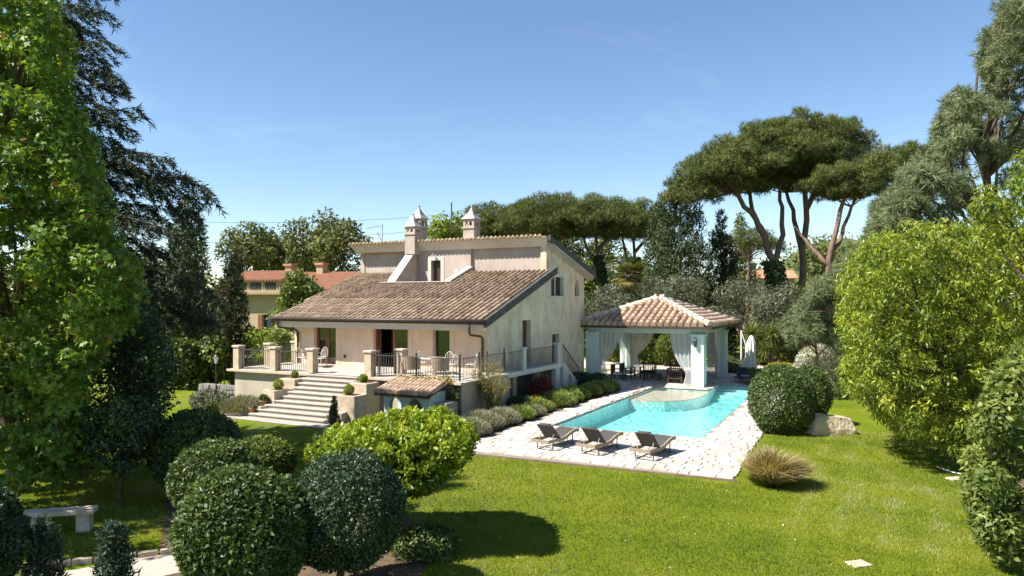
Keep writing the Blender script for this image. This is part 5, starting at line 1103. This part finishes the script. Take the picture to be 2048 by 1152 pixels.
spec = [('grey lavender mound nearest the front corner of the pool deck', 2.75, -6.3, .72, .75, L_lav), ('wide grey lavender mound second from the front in the bed', 2.45, -4.9, .85, .8, L_lav), ('grey lavender mound third from the front in the bed', 2.6, -3.5, .75, .7, L_lav),
        ('grey-green sprawling mound before the broom', 2.75, -2.2, .62, .6, L_rosem), ('low reddish-grey mound by the pool deck edge', 2.85, -1.1, .5, .45, L_lav), ('green rosemary mound in front of the barberry', 2.55, .2, .65, .55, L_rosem),
        ('large rounded rosemary right of the barberry', 2.7, 1.9, .85, .85, L_rosem), ('large rosemary behind the rounded one', 2.6, 3.3, .75, .85, L_rosem), ('rosemary mound midway along the side stair', 2.6, 4.7, .6, .6, L_rosem), ('rosemary mound below the side stair', 2.65, 6.1, .65, .65, L_rosem), ('pale green rosemary at the far end of the bed', 2.7, 7.4, .8, .75, L_rosem), ('pale rosemary beside the pavilion end of the bed', 2.75, 8.7, .65, .65, L_rosem)]
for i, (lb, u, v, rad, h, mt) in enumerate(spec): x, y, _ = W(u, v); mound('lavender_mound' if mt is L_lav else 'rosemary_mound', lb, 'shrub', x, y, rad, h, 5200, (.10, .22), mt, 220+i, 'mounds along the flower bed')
for i, (lb, u, v, rad, h, mt, nm) in enumerate([('dark maroon barberry in the flower bed', 1.75, 2.2, .6, 1.25, L_red, 'barberry_shrub'), ('golden-yellow dwarf shrub before the barberry', 2.1, .9, .5, .55, L_gold, 'golden_shrub'), ('small yellow shrub between the far rosemaries', 2.0, 5.4, .35, .5, L_gold, 'golden_shrub'), ('dark green bush at the foot of the side stair', 1.9, 8.6, .75, .8, L_yew, 'dark_shrub'), ('dark low shrub under the balcony edge', 1.5, .4, .6, .55, L_yew, 'dark_shrub'), ('dark green bush before the left pavilion pillar', 1.6, 10.2, .7, .75, L_yew, 'dark_shrub')]):
    x, y, _ = W(u, v); ball(nm, lb, 'shrub', (x, y, h*.5), (rad, rad, h*.55), 5000, (.06, .11), mt, 240+i, amp=.22, depth=.5)
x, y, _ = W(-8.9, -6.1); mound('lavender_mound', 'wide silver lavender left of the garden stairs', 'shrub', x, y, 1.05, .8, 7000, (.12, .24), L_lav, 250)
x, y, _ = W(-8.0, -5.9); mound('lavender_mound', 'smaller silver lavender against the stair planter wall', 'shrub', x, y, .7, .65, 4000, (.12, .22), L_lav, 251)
x, y, _ = W(-10.6, -5.6); ball('rock_shrub', 'grey shrub before the low dry-stone wall', 'shrub', (x-.8, y, .35), (.9, .6, .5), 3500, (.06, .12), L_olive, 252, amp=.2)
# broom climbing the terrace corner
r = np.random.default_rng(255); bx, by, _ = W(1.55, -2.4); br = thing('broom_shrub', 'tall loose yellow-green broom leaning on the right end of the terrace', 'shrub', (bx, by, 0)); mb = MB(); PP = []; DD = []
for i in range(46):
    th = r.uniform(0, 2*PI); e = np.array([math.cos(th)*r.uniform(.2, 1.0), math.sin(th)*r.uniform(.2, .9), r.uniform(1.2, 2.5)]); pts = np.array(limb(mb, (r.normal(0, .05), r.normal(0, .05), 0), e, .014, .004, r, .08, 6, 4, sag=-.06)); m = 60
    t = r.uniform(.35, 1, m)*5.99; j = t.astype(int); PP.append(pts[j] + (pts[j+1]-pts[j])*(t-j)[:, None] + r.normal(size=(m, 3))*.05); DD.append((pts[j+1]-pts[j])/.3 + r.normal(size=(m, 3))*.6)
mb.build('stems', rough_mat('broom_stem', [(.10, .11, .03), (.18, .17, .06)], 8, 3, .8, 0), br); P = np.concatenate(PP); foliage('leaves', br, L_dry, P, rnd_dir(r, len(P)), np.concatenate(DD), r.uniform(.06, .14, len(P)), .25 + r.normal(0, .2, len(P)), 'needle', wid=1.2)
def climber(label, u, v, axis, h, w, n, seed, mat=None):
    r = np.random.default_rng(seed); o = uvthing('climbing_vine', label, 'vine', u, v); mb = MB(); PP = []
    for i in range(4):
        e = (r.normal(0, w*.6), 0, h*r.uniform(.75, 1)); pts = np.array(limb(mb, (r.normal(0, .06), -.03, 0), (e[0], -.03, e[2]), .012, .004, r, .03, 6, 4)); m = n//4; t = r.random(m)*5.99; j = t.astype(int); PP.append(pts[j] + (pts[j+1]-pts[j])*(t-j)[:, None] + r.normal(size=(m, 3))*[w*.35, .03, .06] + [0, -.05, 0])
    mb.build('stems', M_bark, o); P = np.concatenate(PP); foliage('leaves', o, mat or L_hedge, P, r.normal(size=(len(P), 3))*.5 + [0, -1, .3], r.normal(size=(len(P), 3)), r.uniform(.05, .1, len(P)), .45 + r.normal(0, .22, len(P)), 'round'); return o
climber('sparse vine climbing the terrace wall right of the lean-to', .45, -4.0, 'x', 1.5, .16, 260, 261)
climber('leafy dark vine at the corner of the terrace wall', .85, -4.0, 'x', 1.7, .12, 420, 262, L_ivy)
r = np.random.default_rng(263); vt = uvthing('trailing_vine', 'yellowish vine trailing along the railing foot above the lean-to', 'vine', -1.2, -4.12, T); m = 900; P = np.stack([r.uniform(-.8, 1.9, m), r.normal(0, .1, m), np.abs(r.normal(0, .12, m)) - .08], 1)
foliage('leaves', vt, L_gold, P, rnd_dir(r, m) + [0, -.5, .5], rnd_dir(r, m), r.uniform(.05, .1, m), r.random(m)*.7, 'round'); MB().tube([(-.8, 0, 0), (0, -.05, .03), (1, .03, -.02), (1.9, 0, .02)], .012, 5).build('stems', M_bark, vt)
# clipped box balls on the stair planters
for i, (lb, u, v, z, rd) in enumerate([('tiny box ball on the upper left stair planter', -7.5, -4.5, 1.62, .15), ('yellowish box ball on the lower left stair planter', -7.55, -5.45, 1.27, .22), ('tiny box ball on the upper right stair planter', -3.6, -4.5, 1.64, .17), ('box ball on the lower right stair planter', -3.6, -5.45, 1.25, .21)]):
    x, y, _ = W(u, v); o = ball('box_ball', lb, 'shrub', (x, y, rd), (rd, rd, rd), 2200, (.03, .055), L_lime, 270+i, amp=.04, group='box balls on the stair planters'); o.location.z = z - rd
# ornamental dry grass
r = np.random.default_rng(281); o = thing('dry_grass_clump', 'straw-coloured ornamental grass fountain at the paving corner', 'grass', (*at0(1545, 19.6), 0)); m = 5200; th = r.uniform(0, 2*PI, m); ln = r.uniform(.2, 1.5, m); D = np.stack([np.cos(th)*ln + .35, np.sin(th)*ln, np.full(m, .95)], 1); P = np.stack([np.cos(th)*r.random(m)*.32, np.sin(th)*r.random(m)*.32, np.zeros(m)], 1)
foliage('blades', o, L_dry, P, np.tile([0, 0, 1.], (m, 1)) + r.normal(size=(m, 3))*.15, D, r.uniform(.45, 1.15, m), .25 + ln*.4 + r.normal(0, .18, m), 'arc', wid=.32)
m = 2500; th = r.uniform(0, 2*PI, m); D = np.stack([np.cos(th)*.9, np.sin(th)*.9, np.full(m, .5)], 1); P = np.stack([np.cos(th)*r.random(m)*.4, np.sin(th)*r.random(m)*.4, np.zeros(m)], 1); foliage('green_blades', o, L_hedge, P, rnd_dir(r, m), D, r.uniform(.2, .5, m), .4 + r.normal(0, .2, m), 'blade', wid=.35)
# yuccas, agave, palm
def rosette(parent, c, L_, n, mat, r, wid, up=.3, shape='blade', name='blades', dz=.0):
    d = rnd_dir(r, n); d[:, 2] = d[:, 2]*.75 + up; nn = np.cross(d, np.cross(d, [0, 0, 1.0]) + 1e-6); return foliage(name, parent, mat, np.array(c) + d*.06, nn*-1, d, L_*r.uniform(.75, 1.1, n), .5 + r.normal(0, .2, n), shape, wid=wid)
for i, (lb, px, Y, heads) in enumerate([('left yucca with spiky rosettes by the parasol', 1503, 52, [(0, 0, 2.6, 1.15), (.5, .2, 1.3, .95)]), ('right yucca with tall spiky rosette by the parasol', 1545, 51, [(0, 0, 2.7, 1.25), (-.5, 0, 1.5, 1.0), (.6, .1, 1.4, 1.0)])]):
    r = np.random.default_rng(290+i); o = thing('yucca_plant', lb, 'plant', (*at0(px, Y), 0)); mb = MB()
    for x, y, z, L_ in heads: limb(mb, (0, 0, 0), (x, y, z), .13, .10, r, .05, 4, 7)
    mb.build('stems', M_bark, o, True)
    for x, y, z, L_ in heads: rosette(o, (x, y, z), L_, 170, L_yucca, r, .75)
for i, (lb, px, Y, L_) in enumerate([('grey agave in the rockery right of the parasol', 1532, 46.5, .75), ('small grey agave behind the poolside globe', 1580, 45, .5)]):
    r = np.random.default_rng(296+i); o = thing('agave_plant', lb, 'plant', (*at0(px, Y), 0)); rosette(o, (0, 0, .05), L_, 46, L_agave, r, 1.6, up=.5)
r = np.random.default_rng(298); pb = at0(1258, 60); o = thing('palm_tree', 'fan palm with yellowing fronds rising behind the pavilion', 'tree', (*pb, 0)); ph = 5 + 50/FPX*60; mb = MB(); limb(mb, (0, 0, -.1), (0, 0, ph), .24, .2, r, .01, 10, 9); 
PP = []; DD = []; NN = []; TT = []
for i in range(64):
    d = rnd_dir(r, 1)[0]; d[2] = r.uniform(-.75, .95); d /= np.linalg.norm(d); L_ = r.uniform(.8, 1.15); e = np.array([0, 0, ph]) + d*L_; mb.tube([(0, 0, ph), tuple(e)], [.03, .015], 4); sd_ = np.cross(d, [0, 0, 1]); sd_ /= np.linalg.norm(sd_); upv = np.cross(sd_, d)
    for a in np.linspace(-1.5, 1.5, 19): PP.append(e); DD.append(d*math.cos(a) + sd_*math.sin(a) + np.array([0, 0, -.18])); NN.append(upv + r.normal(size=3)*.1); TT.append(.35 - d[2]*.45 + r.normal(0, .12))
mb.build('trunk', M_bark, o, True); foliage('fronds', o, L_palm, np.array(PP), np.array(NN), np.array(DD), r.uniform(.65, .95, len(PP)), np.array(TT), 'blade', wid=1.0)
for i, (lb, px, Y, rx, h, mt) in enumerate([('low grey-green rockery shrub left of the agave', 1508, 46, .8, .6, L_rosem), ('pale rockery shrub right of the agave', 1590, 43, .9, .6, L_lav), ('low green shrub behind the sunlit lounger', 1550, 42, .8, .45, L_rosem), ('yellowish rockery shrub near the yuccas', 1560, 48.5, 1.0, .8, L_gold), ('grey rockery shrub beside the parasol base', 1462, 50, .7, .9, L_olive), ('dark low shrub right of the poolside globes', 1690, 37, 1.3, .8, L_box)]):
    ball('rockery_shrub', lb, 'shrub', (*at0(px, Y), h*.45), (rx, rx*.8, h*.6), 3600, (.08, .15), mt, 400+i, amp=.22, depth=.5, group='rockery shrubs')
# ---------------------------------------------------------------- furniture and small things
def lounger(u, v, rot, label):
    """wicker sun lounger: head end at -y, wavy side rails, dark sling; local x across, y along."""
    o = uvthing('sun_lounger', label, 'sun lounger', u, v, .05, rot, 'wicker loungers by the pool'); w = .33
    prof = [(-.95, .30), (-.55, .30), (-.25, .27), (.1, .30), (.45, .40), (.75, .46), (1.0, .44)]
    for sx in (-1, 1):
        mb = MB(); k = 0
        for y, z in prof:
            mb.v += [(sx*w-.025, y, z-.055), (sx*w+.025, y, z-.055), (sx*w+.025, y, z+.055), (sx*w-.025, y, z+.055)]
        for i in range(len(prof)-1):
            for j in range(4): mb.f.append((4*i+j, 4*i+(j+1) % 4, 4*i+4+(j+1) % 4, 4*i+4+j))
        mb.f += [(3,2,1,0), tuple(4*(len(prof)-1)+j for j in range(4))]; mb.build('side_rail', M_wicker, o)
    MB().box(-w+.026, w-.026, -.95, -.90, .25, .352).build('head_rail', M_wicker, o); MB().box(-w+.026, w-.026, .96, 1.0, .39, .49).build('foot_rail', M_wicker, o)
    mb = MB(); pf = [(-.18, .31), (.1, .33), (.45, .43), (.75, .49), (.96, .475)]
    for y, z in pf: mb.v += [(-w+.03, y, z-.012), (w-.03, y, z-.012), (w-.03, y, z+.01), (-w+.03, y, z+.01)]
    for i in range(len(pf)-1):
        for j in range(4): mb.f.append((4*i+j, 4*i+(j+1) % 4, 4*i+4+(j+1) % 4, 4*i+4+j))
    mb.f += [(3,2,1,0), tuple(4*(len(pf)-1)+j for j in range(4))]; mb.build('seat', M_sling, o)
    bk = MB().hexa([(-w+.02, -.16, .30), (w-.02, -.16, .30), (w-.02, -.13, .315), (-w+.02, -.13, .315), (-w+.02, -.66, .79), (w-.02, -.66, .79), (w-.02, -.63, .81), (-w+.02, -.63, .81)]).build('backrest', M_sling, o)
    MB().tube([(-.2, -.60, .80), (.2, -.60, .80)], .055, 8).build('head_pillow', M_sling, bk, True)
    MB().tube([(-w+.02, -.145, .30), (-w+.02, -.65, .80), (w-.02, -.65, .80), (w-.02, -.145, .30)], .014, 6).build('back_frame', M_metal, bk)
    for sx in (-1, 1): MB().bar((sx*(w-.08), -.42, .55), (sx*(w-.08), -.62, .28), .02).build('prop', M_metal, bk)
    for y in (-.62, .62):
        z = .25 if y < 0 else .36
        for sx in (-1, 1): MB().bar((sx*(w-.02), y, 0), (sx*(w-.02), y, z), .028).build('leg', M_metal, o)
        MB().bar((-w+.02, y, .06), (w-.02, y, .06), .02).build('crossbar', M_metal, o)
    for sx in (-1, 1): MB().tube([(sx*(w-.06), -.5, .24), (sx*(w-.06), -.4, .1), (sx*(w-.06), .3, .1), (sx*(w-.06), .4, .3)], .012, 5).build('brace', M_metal, o)
    return o
lounger(6.35, -6.75, R(-9), 'wicker sun lounger with dark sling, leftmost of the three by the pool')
lounger(7.95, -6.75, R(-9), 'wicker sun lounger with dark sling, middle one of the three by the pool')
lounger(9.72, -6.7, R(-9), 'wicker sun lounger with dark sling, rightmost of the three by the pool')
def blue_lounger(u, v, rot, label, towel):
    o = uvthing('cushioned_lounger', label, 'sun lounger', u, v, .05, rot, 'navy loungers behind the pool'); w = .36
    MB().box(-w, w, -.95, 1.0, .24, .32).build('frame', M_dwood, o); MB().cbox(-w+.02, w-.02, -.95, .35, .322, .42, .03).build('seat_cushion', M_bluecush, o)
    MB().hexa([(-w+.02, .35, .33), (w-.02, .35, .33), (w-.02, .42, .30), (-w+.02, .42, .30), (-w+.02, .82, .88), (w-.02, .82, .88), (w-.02, .90, .84), (-w+.02, .90, .84)]).build('back_cushion', M_bluecush, o)
    for sx in (-1, 1):
        for y in (-.9, .92): MB().box(sx*w-.03 if sx > 0 else -w, sx*w if sx > 0 else -w+.03, y, y+.04, 0, .24).build('leg', M_dwood, o)
    if towel: tw = MB().cbox(-.22, .22, -.1, .25, 0, .05, .02).build('folded_towel', M_towel, None, loc=W(u, v, .05+.425), rot=(0, 0, -TH+rot)); tag(tw, 'folded blue towel lying on the navy lounger', 'towel')
    return o
blue_lounger(9.0, 15.35, R(25), 'navy cushioned lounger with a towel at the far end of the pool', True)
blue_lounger(10.8, 16.3, R(25), 'second navy lounger half hidden by the poolside globe', False)
def armchair(u, v, rot, label, cush=M_bluecush, w=.40, name='garden_armchair'):
    o = uvthing(name, label, 'armchair', u, v, .05, rot, 'dark wooden armchairs in the pavilion')
    for sx in (-1, 1):
        for sy, h in ((-1, .62), (1, .92)): MB().box(sx*w-.04, sx*w+.04, sy*.36-.04, sy*.36+.04, 0, h).build('leg', M_dwood, o)
        MB().box(sx*w-.055, sx*w+.055, -.44, .319, .622, .66).build('armrest', M_dwood, o)
    MB().box(-w+.041, w-.041, -.39, .39, .26, .32).build('seat_frame', M_dwood, o); MB().cbox(-w+.05, w-.05, -.38, .28, .322, .45, .04).build('seat_cushion', cush, o)
    MB().box(-w+.041, w-.041, .33, .39, .84, .92).build('back_rail', M_dwood, o); ns = max(6, int(w*15))
    for i in range(ns): x = -w + .1 + i*(2*w-.2)/(ns-1); MB().box(x-.022, x+.022, .345, .375, .321, .84).build('back_slat', M_dwood, o)
    return o
armchair(2.9, 16.0, R(0), 'dark slatted armchair facing us under the pavilion, left of the pair')
armchair(4.75, 15.6, R(0), 'dark slatted armchair facing us under the pavilion, right of the pair')
armchair(1.6, 14.0, R(95), 'dark wooden armchair with pale cushion by the left pavilion pillar', M_cush)
armchair(1.75, 15.3, R(90), 'dark wooden armchair behind the pale-cushioned one', M_cush)
armchair(5.3, 13.7, R(180), 'dark wooden armchair with its back to the pool', M_bluecush)
ct = uvthing('coffee_table', 'low dark wooden coffee table between the pavilion armchairs', 'table', 3.6, 14.6, .05)
MB().box(-.5, .5, -.35, .35, .34, .40).build('table_top', M_dwood, ct)
for sx in (-1, 1):
    for sy in (-1, 1): MB().box(sx*.44-.035, sx*.44+.035, sy*.29-.035, sy*.29+.035, 0, .34).build('leg', M_dwood, ct)
bb = uvthing('wooden_planter_box', 'dark wooden box by the stair beside the left pavilion pillar', 'box', .55, 10.1); MB().box(-.35, .35, -.3, .3, 0, .75).build('box', M_dwood, bb); MB().box(-.4, .4, -.35, .35, .751, .80).build('lid', M_dwood, bb)
# closed parasol
pr = uvthing('cantilever_parasol', 'closed cream parasol on a white mast right of the pavilion', 'parasol', 8.3, 21.5, 0)
MB().tube([(-.55, 0, 0), (-.55, 0, 2.95)], .045, 8).build('mast', M_alu, pr); MB().tube([(-.55, 0, 2.9), (-.25, 0, 1.9)], .03, 6).build('strut', M_alu, pr); MB().box(-.9, .2, -.45, .45, 0, .08).build('base', M_metal, pr)
mb = MB(); prof = [(.05, 2.62), (.16, 2.45), (.24, 2.1), (.30, 1.6), (.27, 1.25), (.34, .9), (.40, .55), (.36, .32)]; n = 22
for i, (r_, z_) in enumerate(prof):
    for j in range(n): t = 2*PI*j/n; q = r_*(1 + (.22 if j % 2 else -.12)*min(1, i*.5)); mb.v.append((.12 - .12*i/7 + q*math.cos(t), q*math.sin(t), z_))
for i in range(len(prof)-1):
    for j in range(n): mb.f.append((i*n+j, (i+1)*n+j, (i+1)*n+(j+1) % n, i*n+(j+1) % n))
mb.f.append(tuple(range(n))); mb.build('canopy', M_canvas, pr)
# boulder
r = np.random.default_rng(501); bm = bmesh.new(); bmesh.ops.create_icosphere(bm, subdivisions=5, radius=1); co = np.array([v_.co for v_ in bm.verts]); wv = wob(co, 502, 1.6); w2 = wob(co, 503, 6)
for i, v_ in enumerate(bm.verts):
    p_ = v_.co; f = 1 + .10*wv[i] + .02*w2[i]; z = max(-.35, min(.62 + .05*wv[i] - .14*p_.x, p_.z*1.25)); k_ = 1.0 - .28*max(0, z); v_.co = (np.clip(p_.x*1.25, -.92, .88)*.93*k_*f, np.clip(p_.y*1.2, -.85, .85)*.7*k_*f, z*.72 + .25*.72)
me = bpy.data.meshes.new('boulder'); bm.to_mesh(me); bm.free(); me.materials.append(M_stone); me.polygons.foreach_set('use_smooth', [True]*len(me.polygons))
tag(link('boulder', me, None, (11.85, 27.3, .02), (0, 0, .15)), 'big flat-topped pale boulder on the lawn beside the globes', 'boulder')
# bench
bn = thing('stone_bench', 'white stone bench in the shade of the maple', 'bench', (at0(118, 15.6)[0], 15.6, 0), R(14)); MB().cbox(-.72, .72, -.2, .2, .40, .49, .02).build('seat', M_stone, bn)
for x in (-.5, .5): MB().cbox(x-.13, x+.13, -.15, .15, 0, .399, .02).build('leg', M_stone, bn)
kerb = thing('path_kerb', 'row of kerb stones edging the gravel path', 'kerb', (-7.3, 14.5, 0)); km = [stone_mesh(60+k, M_stone, .10)[1] for k in range(4)]
for i in range(13): t = i/12; link('kerb_stone', km[i % 4], kerb, (-1.9 + t*4.2, -1.05 + t*1.75 - .18*math.sin(t*PI), 0), (0, 0, .39 + rng.normal(0, .08)), (.34, .13, 1))
# pots by the stair, lamp, obelisk, slab, wall
def pot(u, v, z, s, label, seed):
    x, y, _ = W(u, v); o = thing('terracotta_pot', label, 'pot', (x, y, z), 0, 'potted plants by the stairs'); MB().lathe([(.10*s, 0), (.15*s, .24*s), (.17*s, .24*s), (.17*s, .29*s), (.14*s, .29*s), (.13*s, .25*s)], 16).build('pot', M_terra, o, True)
    r = np.random.default_rng(seed); m = 420; d = rnd_dir(r, m); P = np.array([0, 0, .38*s]) + d*np.array([.18, .18, .15])*s*r.uniform(.4, 1, m)[:, None]; foliage('plant', o, L_lav if seed % 2 else L_box, P, d, d + r.normal(size=(m, 3))*.6 + [0, 0, .6], r.uniform(.06, .11, m), .5 + r.normal(0, .2, m)); return o
pot(-7.95, -6.55, .02, 1.15, 'terracotta pot with grey plant at the left foot of the stairs', 511); pot(-7.72, -6.15, .34, 1.0, 'terracotta pot with green plant one step up on the left', 512)
lp = thing('garden_lamp', 'slim black garden lamp post before the ivy hedge', 'lamp', (*at0(432, 36), 0)); MB().tube([(0, 0, 0), (0, 0, 1.85)], .03, 8).build('post', M_metal, lp); MB().lathe([(.06, 1.85), (.11, 2.15), (.11, 2.17), (.02, 2.17)], 6).build('lantern', M_lamp, lp); MB().lathe([(.14, 2.18), (.03, 2.30), (.01, 2.38)], 6).build('roof', M_metal, lp)
ob = thing('iron_obelisk', 'thin black iron rose support with finials before the stairs', 'trellis', (*at0(700, 17.2), 0)); oc = [(-.24, -.16), (.24, -.16), (.24, .16), (-.24, .16)]
for x, y in oc[:4]:
    q = MB().tube([(x, y, 0), (x, y, 1.62)], .012, 6).build('upright', M_metal, ob); MB().lathe([(.006, 1.62), (.032, 1.66), (.03, 1.71), (.012, 1.74), (.005, 1.86)], 8, (x, y)).build('finial', M_metal, q, True)
for z in (.5, 1.0, 1.45): MB().tube([(x, y, z) for x, y in oc] + [(*oc[0], z)], .009, 5).build('ring', M_metal, ob)
r = np.random.default_rng(515); mb = MB()
for i in range(9): limb(mb, (r.normal(0, .1), r.normal(0, .1), 0), (r.normal(0, .45), r.normal(0, .3), r.uniform(1.0, 1.7)), .012, .004, r, .12, 6, 4)
mb.build('rose_canes', rough_mat('cane', [(.13, .14, .04), (.2, .18, .08)], 8, 3, .8, 0), ob)
sl = MB().cbox(-.19, .19, -.15, .15, 0, .035, .015).build('access_cover', M_travertine, None, loc=(6.55, 13.7, .0), rot=(0, 0, .3)); tag(sl, 'small pale stone cover set in the lawn at lower right', 'cover')
sl2 = MB().cbox(-.22, .22, -.14, .14, 0, .05, .02).build('stepping_stone', M_travertine, None, loc=(*at0(1912, 20.2), 0), rot=(0, 0, .2)); tag(sl2, 'flat pale stone under the lime tree at the lawn edge', 'stone')
hs = MB().tube([(at0(1898, 21)[0], 21.6, .03), (at0(1896, 21)[0], 21.2, .05), (at0(1902, 21)[0], 20.9, .03), (at0(1912, 21)[0], 20.7, .03), (at0(1916, 21)[0], 20.4, .03)], .018, 6).build('garden_hose', M_canvas, None); tag(hs, 'pale garden hose end on the bare soil by the lime tree', 'hose')
dw = thing('dry_stone_wall', 'low grey dry-stone wall left of the terrace', 'wall', W(-14.6, -3.6), -TH); r = np.random.default_rng(521)
DWM = [stone_mesh(70 + k, M_drystone, 1.0)[1] for k in range(4)]
for j in range(4):
    x = 0.0
    while x < 2.5:
        w_ = r.uniform(.22, .5); link('stone', DWM[int(r.integers(0, 4))], dw, (x + w_/2, r.normal(0, .02), j*.19), (0, 0, r.normal(0, .05)), (w_ - .015, .5, .18)); x += w_
# terrace furniture
def iron_chair(u, v, rot, label, mat=M_whiteiron, grp='metal chairs on the terrace', lounge=False):
    o = uvthing('garden_chair', label, 'chair', u, v, FZ, rot, grp); w = .21
    for sx in (-1, 1):
        MB().tube([(sx*w, -.2, 0), (sx*w*.9, -.2, .44)], .014, 6).build('leg', mat, o); MB().tube([(sx*w, .2, 0), (sx*w*.9, .19, .44)], .014, 6).build('leg', mat, o)
    MB().lathe([(.02, .44), (.22, .44), (.23, .455), (.22, .47), (.02, .47)], 14).build('seat', mat, o)
    arch = [(-w*.9, .19, .44)] + [(-w*1.05*math.cos(t), .22 + .06*math.sin(t), .62 + .32*math.sin(t)) for t in np.linspace(0, PI, 9)] + [(w*.9, .19, .44)]
    bk = MB().tube(arch, .014, 6).build('backrest', mat, o)
    for x in (-.1, 0, .1): MB().tube([(x*.8, .19, .46), (x, .26, .90 - abs(x)*.5)], .008, 5).build('back_bar', mat, bk)
    return o
def round_table(u, v, rad, label, mat, h=.72):
    o = uvthing('garden_table', label, 'table', u, v, FZ); MB().lathe([(.02, h-.025), (rad, h-.025), (rad+.01, h-.01), (rad, h), (.02, h)], 24).build('table_top', mat, o)
    for i in range(4): t = PI/4 + i*PI/2; MB().tube([(math.cos(t)*rad*.7, math.sin(t)*rad*.7, 0), (math.cos(t)*rad*.25, math.sin(t)*rad*.25, h*.5), (math.cos(t)*rad*.6, math.sin(t)*rad*.6, h-.03)], .014, 6).build('leg', mat, o)
    return o
round_table(-9.1, -1.55, .42, 'small round metal table at the left window of the terrace', M_iron)
for u, v, a, lb in ((-9.75, -1.6, 90, 'metal bistro chair left of the small round table'), (-8.5, -1.75, -80, 'metal bistro chair right of the small round table'), (-9.1, -.95, 0, 'metal bistro chair behind the small round table')): iron_chair(u, v, R(a), lb, M_whiteiron)
round_table(-1.9, -1.7, .62, 'round white table behind the long iron railing', M_cush)
for u, v, a, lb in ((-2.75, -1.3, 60, 'white curl-backed chair left of the round white table'), (-1.0, -1.6, -90, 'white chair right of the round white table'), (-.2, -1.2, -60, 'white chair near the corner of the terrace'), (-1.7, -.85, 0, 'white chair behind the round white table')): iron_chair(u, v, R(a), lb, M_whiteiron)
def rattan(u, v, rot, label):
    o = uvthing('rattan_chair', label, 'armchair', u, v, FZ, rot, 'rattan chairs on the terrace'); mb = MB(); n = 12; rows = [(.34, .30), (.37, .45), (.40, .62), (.42, .78)]
    for i, (r_, z_) in enumerate(rows):
        for j in range(n+1): t = PI*(-.08 + 1.16*j/n); zz = z_ + (i/3.)*.12*math.sin(min(max(t, 0), PI)); mb.v.append((r_*math.cos(t), r_*math.sin(t)*1.05, zz)); mb.v.append(((r_-.035)*math.cos(t), (r_-.035)*math.sin(t)*1.05, zz))
    m = 2*(n+1)
    for i in range(3):
        for j in range(n): a = i*m+2*j; mb.f += [(a, a+2, a+2+m, a+m), (a+1, a+1+m, a+3+m, a+3)]
    for j in range(n): a = 3*m+2*j; mb.f.append((a, a+2, a+3, a+1))
    mb.build('backrest', M_wicker, o); MB().lathe([(.05, .28), (.34, .28), (.35, .36), (.33, .40), (.05, .40)], 16).build('seat', M_wicker, o)
    for i in range(4): t = PI/4 + i*PI/2; MB().tube([(math.cos(t)*.3, math.sin(t)*.3, 0), (math.cos(t)*.27, math.sin(t)*.27, .28)], .02, 6).build('leg', M_wicker, o)
rattan(-2.3, -2.75, R(180), 'woven rattan chair behind the railing, left of two'); rattan(-.85, -2.7, R(200), 'woven rattan chair behind the railing, right of two')
# mast, wires, airplane
ms = thing('warning_mast', 'slim red and white mast far behind the villa between the chimneys', 'mast', (*at0(903, 120), 0)); hz_ = 5 + 195/FPX*120
for i in range(8): MB().tube([(0, 0, hz_*i/8), (0, 0, hz_*(i+1)/8)], .11, 6).build('band', M_red if i % 2 else M_alu, ms)
for i, (lb, ya, yb, Y) in enumerate([('topmost thin power line crossing the sky behind the chimneys', 432, 418, 130), ('middle thin power line behind the chimneys', 474, 440, 130), ('lowest thin power line behind the chimneys', 492, 455, 132)]):
    a, b = Vector(at(380, ya+12, Y)), Vector(at(1010, yb, Y)); pts = [a.lerp(b, t) - Vector((0, 0, 1.0*math.sin(t*PI))) for t in np.linspace(0, 1, 9)]; tag(MB().tube(pts, .03, 5).build('power_line', M_metal), lb, 'cable', 'power lines')
ap = thing('airplane', 'tiny white airliner in the sky above the pines', 'airplane', at(1252, 309, 2600), R(82)); MB().tube([(-11, 0, 0), (-9.5, 0, 0), (8, 0, 0), (12, 0, .8)], [.4, 1.6, 1.6, .3], 10).build('fuselage', M_alu, ap, True)
MB().hexa([(-2, -11, 0), (0, -11, 0), (2.5, 0, -.3), (-2, 0, -.3), (-2, -11, .2), (0, -11, .2), (2.5, 0, .3), (-2, 0, .3)]).hexa([(-2, 0, -.3), (2.5, 0, -.3), (0, 11, 0), (-2, 11, 0), (-2, 0, .3), (2.5, 0, .3), (0, 11, .2), (-2, 11, .2)]).build('wing', M_alu, ap); MB().hexa([(8, -.2, 1), (11.5, -.2, 1), (11.5, .2, 1), (8, .2, 1), (10.5, -.15, 5), (12.3, -.15, 5), (12.3, .15, 5), (10.5, .15, 5)]).build('tail_fin', M_alu, ap)
